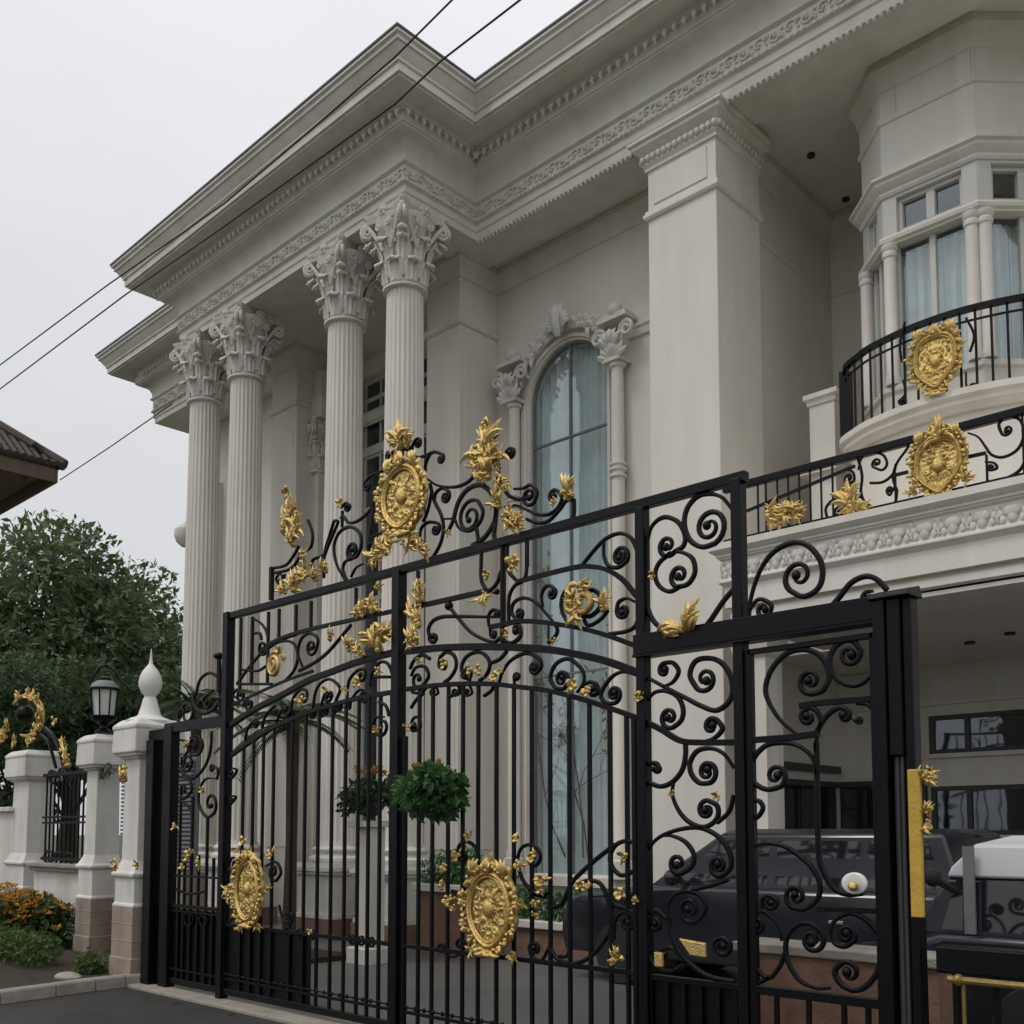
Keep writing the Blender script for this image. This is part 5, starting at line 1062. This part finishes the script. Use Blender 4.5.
def tree(name,base,cr,c,label,seed,n_cl,n_leaf,ls,mats=('leafdark','bark'),group=None,trunk=.3,gap=.0):
    r=random.Random(seed); t=thing(name,base,label,'tree',group); b=Vector(base); c=Vector(c)
    tk=MB(); tk.tube([b,b+(c-b)*.35+Vector((.1,.1,0)),b+(c-b)*.7,c+Vector((0,0,cr[2]*.3))],[trunk,trunk*.75,trunk*.55,trunk*.2],10)
    cl=[]
    for i in range(n_cl):
        v=rv(r); q=r.uniform(.45,1.0); 
        if v.z<-.6: v.z*=.6
        p=c+Vector((v.x*cr[0]*q,v.y*cr[1]*q,v.z*cr[2]*q)); cl.append((p,r.uniform(.55,1.15)))
    for p,s_ in cl[::2]:
        st=b+(c-b)*r.uniform(.45,.95); mid=st.lerp(p,.5)+Vector((0,0,.25)); tk.tube([st,mid,p],[trunk*.28,trunk*.16,trunk*.05],6)
    tk.build('trunk',mats[1],t,smooth=50)
    fo=MB(); R_=(cr[0]*cr[1]*cr[2])**(1/3)*.27
    for k,(p,s_) in enumerate(cl): leafball(fo,p,R_*s_*1.25,R_*s_*1.25,R_*s_*.8,int(n_leaf*s_*s_),ls,seed*1000+k,.48,.35,.6)
    fo.build('crown',mats[0],t,smooth=0); return t
c=PD(72,655,38); tree('shade_tree',(c[0],c[1],0),(5.6,5.6,4.15),(c[0],c[1],c[2]-.1),'large dark leafy shade tree filling the left background behind the lantern',3,115,330,.34,trunk=.4)
c=PD(20,690,30); tree('garden_tree',(c[0],c[1],0),(2.6,2.4,2.0),(c[0],c[1],c[2]-.8),'lower loose-leaved tree left of the lantern behind the gilded crescent',5,40,260,.22,('leafdark2','bark'),None,.2)
c=PD(140,712,26); tree('garden_tree',(c[0],c[1],0),(2.1,2.0,1.5),(c[0],c[1],c[2]-.3),'dense small tree right behind the egg-shaped finial',6,40,260,.2,('leafdark','bark'),None,.16)
c=PD(70,735,24); tree('garden_tree',(c[0],c[1],0),(1.8,1.6,1.3),(c[0],c[1],c[2]-.3),'bushy tree behind the fence panel between the white fence piers',8,32,260,.2,('leafdark2','bark'),None,.14)
c=PY(2,800,8.5); tree('garden_tree',(c[0]-.6,c[1],0),(1.6,1.2,1.5),(c[0]-.6,c[1],c[2]+.1),'dark shrubby tree over the white wall at the far left edge',9,26,240,.18,('leafdark2','bark'),None,.1)
# palms behind the gate
def palm(loc,h,n,ln,label,seed):
    r=random.Random(seed); t=thing('palm_plant',loc,label,'palm'); b=Vector(loc)
    MB().tube([b,b+Vector((.03,0,h*.5)),b+Vector((0,.02,h))],[.09,.07,.08],10).build('trunk','bark',t,smooth=50)
    fr=MB()
    for i in range(n):
        a=2*PI*i/n+r.uniform(-.2,.2); el=r.uniform(.1,1.25); top=b+Vector((0,0,h)); pts=[]
        for k in range(11):
            s_=k/10; rad=ln*s_*cos(el*(1-s_*.4)); z=ln*(sin(el)*s_-.75*s_*s_*(1.15-el*.4)); pts.append(top+Vector((cos(a)*rad,sin(a)*rad,z)))
        fr.tube(pts,[.014-.001*k for k in range(11)],4)
        for k in range(2,40):
            s_=k/40; j=min(9,int(s_*10)); f=s_*10-j; p=pts[j].lerp(pts[j+1],f); d=(pts[j+1]-pts[j]).normalized(); sd=d.cross(Vector((0,0,1))).normalized()
            for sg in (-1,1): quad(fr,p,ln*.30*(1-.6*s_),.028,sd*sg+d*.7+Vector((0,0,-.25)),(0,0,1),.1)
    fr.build('fronds','palm',t,smooth=0); return t
c=PY(292,712,7.3); palm((c[0],c[1],0),c[2]-.15,18,.95,'spiky palm seen through the left gate leaf near the portico columns',11)
c=PY(196,690,7.6); palm((c[0],c[1],0),c[2]-.3,18,1.0,'spiky palm rising above the beam of the left iron panel',12)
# bed in front of the fence
def bush(name,c,rx,ry,rz,n,ls,label,m,cat_,seed,group=None,petals=None):
    t=thing(name,(c[0],c[1],0),label,cat_,group); mb=MB()
    r=random.Random(seed); k=max(4,int(n/90))
    for i in range(k):
        v=rv(r); p=(c[0]+v.x*rx*.55,c[1]+v.y*ry*.55,c[2]+v.z*rz*.5); leafball(mb,p,rx*.55,ry*.55,rz*.6,n//k,ls,seed*100+i,.5,.4,.5)
    mb.build('foliage',m,t,smooth=0)
    st=MB()
    for i in range(7):
        a=i*.9; st.tube([(c[0]+rx*.2*cos(a),c[1]+ry*.2*sin(a),.05),(c[0]+rx*.45*cos(a),c[1]+ry*.45*sin(a),c[2])],.012,5)
    st.build('stems','bark',t)
    if petals:
        pb=MB()
        for i in range(petals[0]):
            a=r.uniform(0,2*PI); v=Vector((cos(a)*r.random()**.5,sin(a)*r.random()**.5,0)); zz=(max(0,1-v.x**2-v.y**2))**.5*r.choice((1,1,.75,.2))
            if r.random()<.5: v.y=-abs(v.y)
            p=Vector((c[0]+v.x*rx*1.1,c[1]+v.y*ry*1.1,c[2]+zz*rz*1.05)); 
            for k2 in range(5):
                d=rv(r); d.z=abs(d.z)*.6+.1; quad(pb,p,petals[1],petals[1]*.6,d,(0,0,1),.2)
        pb.build('blossoms',petals[2],t,smooth=0)
    return t
for i,(u,v,Y,rx,lab) in enumerate(((2,915,5.3,.8,'flowering shrub with orange blossoms at the far left edge of the bed'),(26,922,5.5,.65,'flowering shrub with orange blossoms in front of the wide left pier'),(44,930,5.6,.45,'flowering shrub with orange blossoms next to the slim pier under the lantern'))):
    p=PY(u,v,Y); bush('flowering_shrub',(p[0],p[1],p[2]-.02),rx,.45,.40,1400,.11,lab,'leafmid','shrub',20+i,'orange flowering shrubs in the bed',(230 if i<2 else 90,.065,'petal'))
for i,(u,v,Y,lab) in enumerate(((12,964,4.75,'low clipped green hedge along the front of the flower bed'),)):
    p=PY(u,v,Y); t=thing('low_hedge',(p[0]-.4,p[1],0),lab,'hedge'); mb=MB()
    for k in range(11): leafball(mb,(-14.4+k*.25,4.85-.01*k+.03*sin(k*3),.27+.03*sin(k*2)),.30,.26,.17,330,.06,700+k,.5,.45,.6)
    mb.build('foliage','leafbright',t,smooth=0)
p=PY(90,966,4.95); bush('round_bush',(p[0],p[1],p[2]),.20,.20,.18,900,.05,'small round clipped bush at the foot of the finial pier','leafbright','bush',41)
q=PZ(68,978,.07); sto=MB().ball((q[0],q[1],.08),.15,12,7,(1.4,.8,.35)).build('garden_stone','kerb',None); tag(sto,'flat pale stone lying in the bed soil beside the round bush','stone')
# hanging / potted plants at the gate
def basket(c,r0,label,seed,n=1500,bm_='leafpot',pm='petalred',np_=6):
    t=thing('flower_basket',c,label,'plant'); mb=MB(); r=random.Random(seed)
    for i in range(18):
        v=rv(r); v.z=v.z*.75; v.x*=1.15; q_=r.uniform(.35,1.1); leafball(mb,(c[0]+v.x*r0*q_,c[1]+v.y*r0*q_,c[2]+v.z*r0*q_*.9),r0*r.uniform(.25,.5),r0*r.uniform(.25,.5),r0*r.uniform(.2,.45),n//18,r.uniform(.055,.10),seed*50+i,.6,.45,.6)
    for i in range(14):
        a=r.uniform(0,2*PI); p=Vector((c[0]+cos(a)*r0*.7,c[1]+sin(a)*r0*.7,c[2]))
        for k in range(9): p=p+Vector((cos(a)*.012*(1-k/9),sin(a)*.012*(1-k/9),-r0*.085*r.uniform(.5,1.3))); quad(mb,p,.06,.03,(rv(r)+Vector((cos(a)*.5,sin(a)*.5,-.3))),(0,0,1),.2)
    mb.build('foliage',bm_,t,smooth=0)
    MB().lathe((c[0],c[1],c[2]-r0*.75),[(.02,-.05),(r0*.35,0),(r0*.62,r0*.4),(r0*.66,r0*.42),(r0*.5,r0*.42)],18).build('bowl','steel',t)
    pb=MB()
    for i in range(np_):
        a=r.uniform(0,2*PI); p=Vector((c[0]+cos(a)*r0*.8*r.random(),c[1]+sin(a)*r0*.6,c[2]+r0*r.uniform(.75,1.0)))
        for k in range(6): quad(pb,p,.06,.04,(rv(r)+Vector((0,0,.6))),(0,0,1),.2)
    pb.build('blossoms',pm,t,smooth=0); return t
q=PY(430,791,GY-.2); bs=basket((q[0],q[1],q[2]),.20,'round basket of bright green leaves hung on the middle gate post',51)
MB().tube([(q[0],GY-.05,q[2]+.02),(q[0],q[1],q[2]-.1)],.012,6).tube([(q[0]-.22,GY-.05,q[2]-.12),(q[0],q[1],q[2]-.16)],.012,6).build('hook','iron',bs)
q=PY(371,793,7.9); pd_=thing('stone_pedestal',(q[0],q[1],0),'white stone pedestal carrying a flower bowl behind the middle gate post','pedestal')
MB().box(q[0]-.2,q[0]+.2,q[1]-.2,q[1]+.2,0,.2).box(q[0]-.13,q[0]+.13,q[1]-.13,q[1]+.13,.2,q[2]-.42).box(q[0]-.2,q[0]+.2,q[1]-.2,q[1]+.2,q[2]-.42,q[2]-.34).build('pedestal_block','white',pd_,smooth=0,bevel=.012)
basket((q[0],q[1],q[2]-.02),.32,'dull green flower bowl with orange blooms standing on the white stone pedestal',52,1500,'leafmid','petal',26)
# planters behind the right leaf
def planter(x0,x1,y0,y1,h,label,seed,nb,m='leafpot'):
    t=thing('planter',((x0+x1)/2,(y0+y1)/2,0),label,'planter')
    MB().box(x0,x1,y0,y1,0,h-.1).build('brick_body','brick',t,smooth=0,bevel=.01); MB().box(x0-.06,x1+.06,y0-.06,y1+.06,h-.1,h).build('rim','white',t,smooth=0,bevel=.012)
    mb=MB(); n=int((x1-x0)/.3)+1
    for k in range(n): leafball(mb,(x0+.15+(x1-x0-.3)*k/max(1,n-1),(y0+y1)/2,h+.16+.05*sin(k*2.1+seed)),.28,.25,.24,nb,.09,seed*40+k,.45,.4,.7)
    mb.build('hedge',m,t,smooth=0); return t
q=PY(418,880,8.9); q2=PY(462,880,8.9); planter(q[0],q2[0],8.9,9.3,PY(440,884,8.9)[2],'white rimmed brick planter with green hedge behind the big gilded crest',61,300)
q=PY(520,890,10.6); q2=PY(700,890,10.6); planter(q[0],q2[0],10.1,10.6,.42,'long brick planter of mixed greenery under the arched window',62,300)
t=thing('brick_planter',(-2.8,5.95,0),'terracotta brick planter with stone rim low behind the wicket door','planter')
a=PY(752,975,5.8)[0]; b=PY(886,975,5.8)[0]; zt=PY(820,958,5.8)[2]
MB().box(a-.1,b+.3,5.8,6.1,0,zt).build('brick_body','brick',t,smooth=0,bevel=.01); MB().box(a-.13,b+.33,5.77,6.13,zt,zt+.06).build('rim','kerb',t,smooth=0,bevel=.01)
t=thing('brick_planter',(-1.3,5.9,0),'terracotta brick planter with leafy plants behind the low railing','planter')
MB().box(-1.75,.5,5.75,6.1,0,.72).build('brick_body','brick',t,smooth=0,bevel=.01)
mb=MB(); 
for k in range(8): leafball(mb,(-1.45+k*.22,5.85,.80),.16,.14,.12,160,.06,900+k,.5,.4,.6)
mb.build('hedge','leafbright',t,smooth=0)
# ================================================================== CARS
def car(label,x0,y0,paint,L_=4.5,Wd=1.8,H=1.62,van=False):
    """parked facing -X; x0 = front bumper, y0 = side nearest the gate"""
    t=thing('parked_van' if van else 'parked_car',(x0+L_/2,y0+Wd/2,0),label,'van' if van else 'car'); k=L_/4.5
    yc=y0+Wd/2
    def pz(P,ys):   # loft of a side profile across the width
        rings=[[(x0+x*k,yc+(Wd/2-i_)*sg,z) for x,z in PP] for PP,i_,sg in ys]; return rings
    low=[(0.05,.30),(.0,.50),(.02,.72),(.10,.86),(.35,.95),(1.15,1.04),(1.40,1.06),(4.35,1.08),(4.48,.95),(4.50,.55),(4.42,.30)]
    if van: low=[(0.05,.30),(.0,.50),(.01,.75),(.05,.89),(.16,.93),(4.4,.94),(4.48,.9),(4.50,.55),(4.42,.30)]
    def shr(P,f): return [((x-2.25)*f+2.25,(z-.6)*f+.6) for x,z in P]
    body=MB(); body.loft(pz(None,[(shr(low,.95),.06,-1),(shr(low,.985),.015,-1),(low,.0+.05,-1),(low,.05,1),(shr(low,.985),.015,1),(shr(low,.95),.06,1)]) if False else [[(x0+x*k,y,z) for x,z in P_] for P_,y in ((shr(low,.94),y0),(low,y0+.09),(low,y0+Wd-.09),(shr(low,.94),y0+Wd))])
    bo=body.build('body',paint,t,smooth=40,bevel=.03)
    gh=MB(); belt=[(1.18,1.05),(4.36,1.07)]
    base=[(1.15,.10),(4.40,.10)]; 
    def rect(xa,xb,ins_,z): return [(x0+xa*k,y0+ins_,z),(x0+xb*k,y0+ins_,z),(x0+xb*k,y0+Wd-ins_,z),(x0+xa*k,y0+Wd-ins_,z)]
    gh.loft([rect(.06,4.42,.07,.90),rect(.15,4.40,.08,1.10),rect(.27,4.385,.097,1.29)] if van else [rect(1.18,4.38,.10,1.03),rect(1.5,4.30,.14,1.25),rect(1.98,4.18,.22,H-.05),rect(2.12,4.05,.30,H)]); gh.build('cabin',paint,t,smooth=40,bevel=.03)
    if van: MB().loft([rect(.268,4.386,.095,1.292),rect(.30,4.38,.10,1.36),rect(.44,4.34,.13,H-.06),rect(.66,4.25,.22,H)]).build('roof','vanglare',t,smooth=40,bevel=.02)  # upper band coloured white in place of a bright windscreen reflection
    gs=MB()
    def side(y_,sg,P): 
        vs=[]; 
        for x,z in P:
            f=(z-1.03)/(H-.05-1.03); vs.append((x0+x*k,(y0+.10+.12*f-.006) if sg<0 else (y0+Wd-.10-.12*f+.006),z))
        gs.add(vs+[(a_,b_+.004*sg*-1,c_) for a_,b_,c_ in vs],[tuple(range(len(vs)))])
    if van:
        for sg in (-1,1):
            yy=(lambda z:(y0+.07+.03*(z-.9)/.46-.004) if sg<0 else (y0+Wd-.07-.03*(z-.9)/.46+.004))
            for P in ([(.24,.95),(.38,.95),(.38,1.28),(.34,1.28)],[(.50,.95),(1.75,.95),(1.75,1.28),(.50,1.28)],[(1.85,.95),(2.9,.95),(2.9,1.28),(1.85,1.28)],[(3.0,.95),(4.2,.95),(4.2,1.28),(3.0,1.28)]): gs.add([(x0+x*k,yy(z),z) for x,z in P],[(0,1,2,3)])
        MB().box(x0+.40*k,x0+.47*k,y0+.045,y0+.068,.93,1.5).build('pillar','louvre',t,smooth=0)
        gs.add([(x0+.075*k,y0+.2,.97),(x0+.075*k,y0+Wd-.2,.97),(x0+.285*k,y0+Wd-.2,1.34),(x0+.285*k,y0+.2,1.34)],[(0,1,2,3)])
    for sg in (() if van else (-1,1)):
        side(0,sg,[(1.55,1.10),(2.55,1.10),(2.55,H-.11),(2.0,H-.11)]); side(0,sg,[(2.63,1.10),(3.45,1.10),(3.45,H-.11),(2.63,H-.11)]); side(0,sg,[(3.52,1.10),(4.20,1.12),(4.05,H-.11),(3.52,H-.11)])
    wx=lambda z:1.18+.80*(z-1.03)/(H-.05-1.03)
    if not van: gs.add([(x0+(wx(1.08)-.01)*k,y0+.18,1.09),(x0+(wx(1.08)-.01)*k,y0+Wd-.18,1.09),(x0+(wx(H-.1)-.012)*k,y0+Wd-.28,H-.1),(x0+(wx(H-.1)-.012)*k,y0+.28,H-.1)],[(0,1,2,3)])
    gs.build('window','carglass',t,smooth=0)
    sm_=MB()
    for xx in (.50,1.80,2.95) if van else (1.5,2.58,3.48): sm_.box(x0+xx*k-.004,x0+xx*k+.004,y0-.002+.006,y0+.012,.38,.90)
    sm_.build('door_seam','tyre',t,smooth=0)
    for xx in ((1.68,2.82) if van else (2.42,3.32)): MB().box(x0+xx*k-.09,x0+xx*k+.05,y0-.022,y0+.02,.78,.81).build('door_handle','alloy',t,smooth=0,bevel=.006)
    for wxp in (.88,3.65):
        for sg in (0,1):
            y=y0-.01+.10 if sg==0 else y0+Wd-.09; cx_=x0+wxp*k
            ty=MB(); prof_=[(.20,-.10),(.31,-.10),(.335,-.07),(.335,.07),(.31,.10),(.20,.10)]
            ty.loft([[(cx_+r_*cos(a_),y+o_,.335+r_*sin(a_)) for a_ in [2*PI*j/28 for j in range(28)]] for r_,o_ in prof_]); w_=ty.build('wheel','tyre',t,smooth=40)
            rm=MB(); yy=y-.075 if sg==0 else y+.075
            rm.loft([[(cx_+r_*cos(a_),yy+o_,.335+r_*sin(a_)) for a_ in [2*PI*j/28 for j in range(28)]] for r_,o_ in ((.21,.03),(.21,-.02),(.17,.01),(.05,-.01),(.04,.02))]); rm.build('rim','alloy',w_,smooth=40)
    for yy in (y0+.22,y0+Wd-.22):
        MB().ball((x0+.07,yy,.74),.13,12,8,(.5,1.1,.6)).build('headlight','porcelain',t)
    MB().box(x0-.015,x0+.04,y0+.5,y0+Wd-.5,.52,.70).build('grille','tyre',t,smooth=0,bevel=.01)
    for yy,sg in ((y0-.10,-1),(y0+Wd+.10,1)):
        MB().ball((x0+(.26 if van else 1.62)*k,yy,1.30 if van else 1.14),.085 if van else .11,12,8,(.6,1,.75)).tube([(x0+(.28 if van else 1.64)*k,yy,1.28 if van else 1.12),(x0+(.34 if van else 1.66)*k,yy-sg*.2,1.2 if van else 1.08)],.025,6).build('mirror','tyre' if van else paint,t)
    return t
car('dark car parked under the porch with its bonnet behind the right gate leaf',-7.6,8.6,'carpaint')
car('dark van with a sky reflection painted white on its roof, parked nearer the wicket, mirror right of the black box post',-2.98,6.9,'carpaint',4.5,1.75,1.57,True)
# ================================================================== NEIGHBOUR HOUSE, CABLES
c=Vector(PD(61,469,22)); nh=thing('neighbour_house',(c.x-3,c.y-3,0),'brown tiled eave of a neighbouring house jutting in at the left edge','house')
e=c.z
def hip(z0,z1,o,L_=9,Wd=7,t0=None):
    return None
x1,y1=c.x,c.y; x0_,y0_=x1-9,y1-7
rf=MB(); k=3.4; hgt=2.9
rf.add([(x0_,y0_,e),(x1,y0_,e),(x1,y1,e),(x0_,y1,e),(x0_+k,y0_+k,e+hgt),(x1-k,y0_+k,e+hgt),(x1-k,y1-k,e+hgt),(x0_+k,y1-k,e+hgt)],[(0,1,5,4),(1,2,6,5),(2,3,7,6),(3,0,4,7),(4,5,6,7),(3,2,1,0)])
for s0,s1,dirn in ((0,1,0),):
    n=44
    for i in range(n):
        t_=i/n; 
        y=y0_+(y1-y0_)*t_; kk=max(.15,min(1,min(y-y0_,y1-y)/k)); rf.tube([(x1+.05,y,e+.06),(x1-k*kk,y,e+hgt*kk+.05)],.07,5)
        x=x0_+(x1-x0_)*t_; kk=max(.15,min(1,min(x-x0_,x1-x)/k)); rf.tube([(x,y1+.05,e+.06),(x,y1-k*kk,e+hgt*kk+.05)],.07,5)
rf.tube([(x1+.05,y1+.05,e+.08),(x1-k,y1-k,e+hgt+.08)],.13,8)
rf.build('roof','rooftile',nh,smooth=30)
MB().box(x0_+.05,x1-.05,y1-.10,y1-.04,e-.30,e-.005).box(x1-.10,x1-.04,y0_+.05,y1-.1,e-.30,e-.005).box(x0_+.2,x1-.2,y0_+.2,y1-.2,e-.10,e-.02).build('fascia','fascia',nh,smooth=0)
for i in range(12): MB().box(x1-.75,x1-.12,y1-.5-i*.55,y1-.4-i*.55,e-.22,e-.105).build('rafter','fascia',nh,smooth=0)
MB().box(x0_+1,x1-1.1,y0_+1,y1-1.1,0,e-.08).build('wall','wall',nh,smooth=0)
def cable(P,label,r=.0075,ext=True):
    pts=[Vector(p) for p in P]
    if ext: d=pts[0]-pts[1]; pts=[pts[0]+d.normalized()*16-Vector((0,0,d.normalized().z*12))]+pts; d=pts[-1]-pts[-2]; pts=pts+[pts[-1]+d*4]
    mb=MB(); mb.tube(pts,r,6); o=mb.build('overhead_cable','cable',None); tag(o,label,'cable'); return o
Y=4.6
cable([PY(452,0,Y),PY(395,57,Y),PY(320,122,Y),PY(225,203,Y),PY(107,285.5,Y),PY(0,365,Y)],'upper overhead cable crossing the cornice corner of the portico')
cable([PY(520,0,Y),PY(442,60,Y),PY(395,104,Y),PY(320,158,Y),PY(222,228,Y),PY(125,295,Y),PY(0,389,Y)],'lower overhead cable running just below the first across the cornice')
a=Vector(PY(172,404,9.6)); b=Vector(PY(110,447,9.7)); c2=Vector(PY(60,480,9.8)); cable([a,b,c2],'thin cable strung from the left eave towards the brown neighbouring roof',.012,False)
rl_=random.Random(12)
for i,(u,v) in enumerate(((159,992),(146,998),(176,1004),(231,1015))):
    q=PZ(u,v,.004); mb=MB(); a=rl_.uniform(0,6.3); L_=.075; rings=[]
    for k in range(7):
        t=k/6; wd=.036*max(.05,sin(PI*(.08+.9*t))); cx,cy=q[0]+cos(a)*L_*(t-.5),q[1]+sin(a)*L_*(t-.5); z=.006+.012*sin(PI*t)
        rings.append([(cx-sin(a)*wd/2,cy+cos(a)*wd/2,z+.006),(cx,cy,z),(cx+sin(a)*wd/2,cy-cos(a)*wd/2,z+.006),(cx,cy,z+.003)])
    mb.loft(rings); o=mb.build('fallen_leaf','leafbright',None,smooth=50); tag(o,'small fallen leaf on the ground by the foot of the left gate','leaf','fallen leaves before the gate')
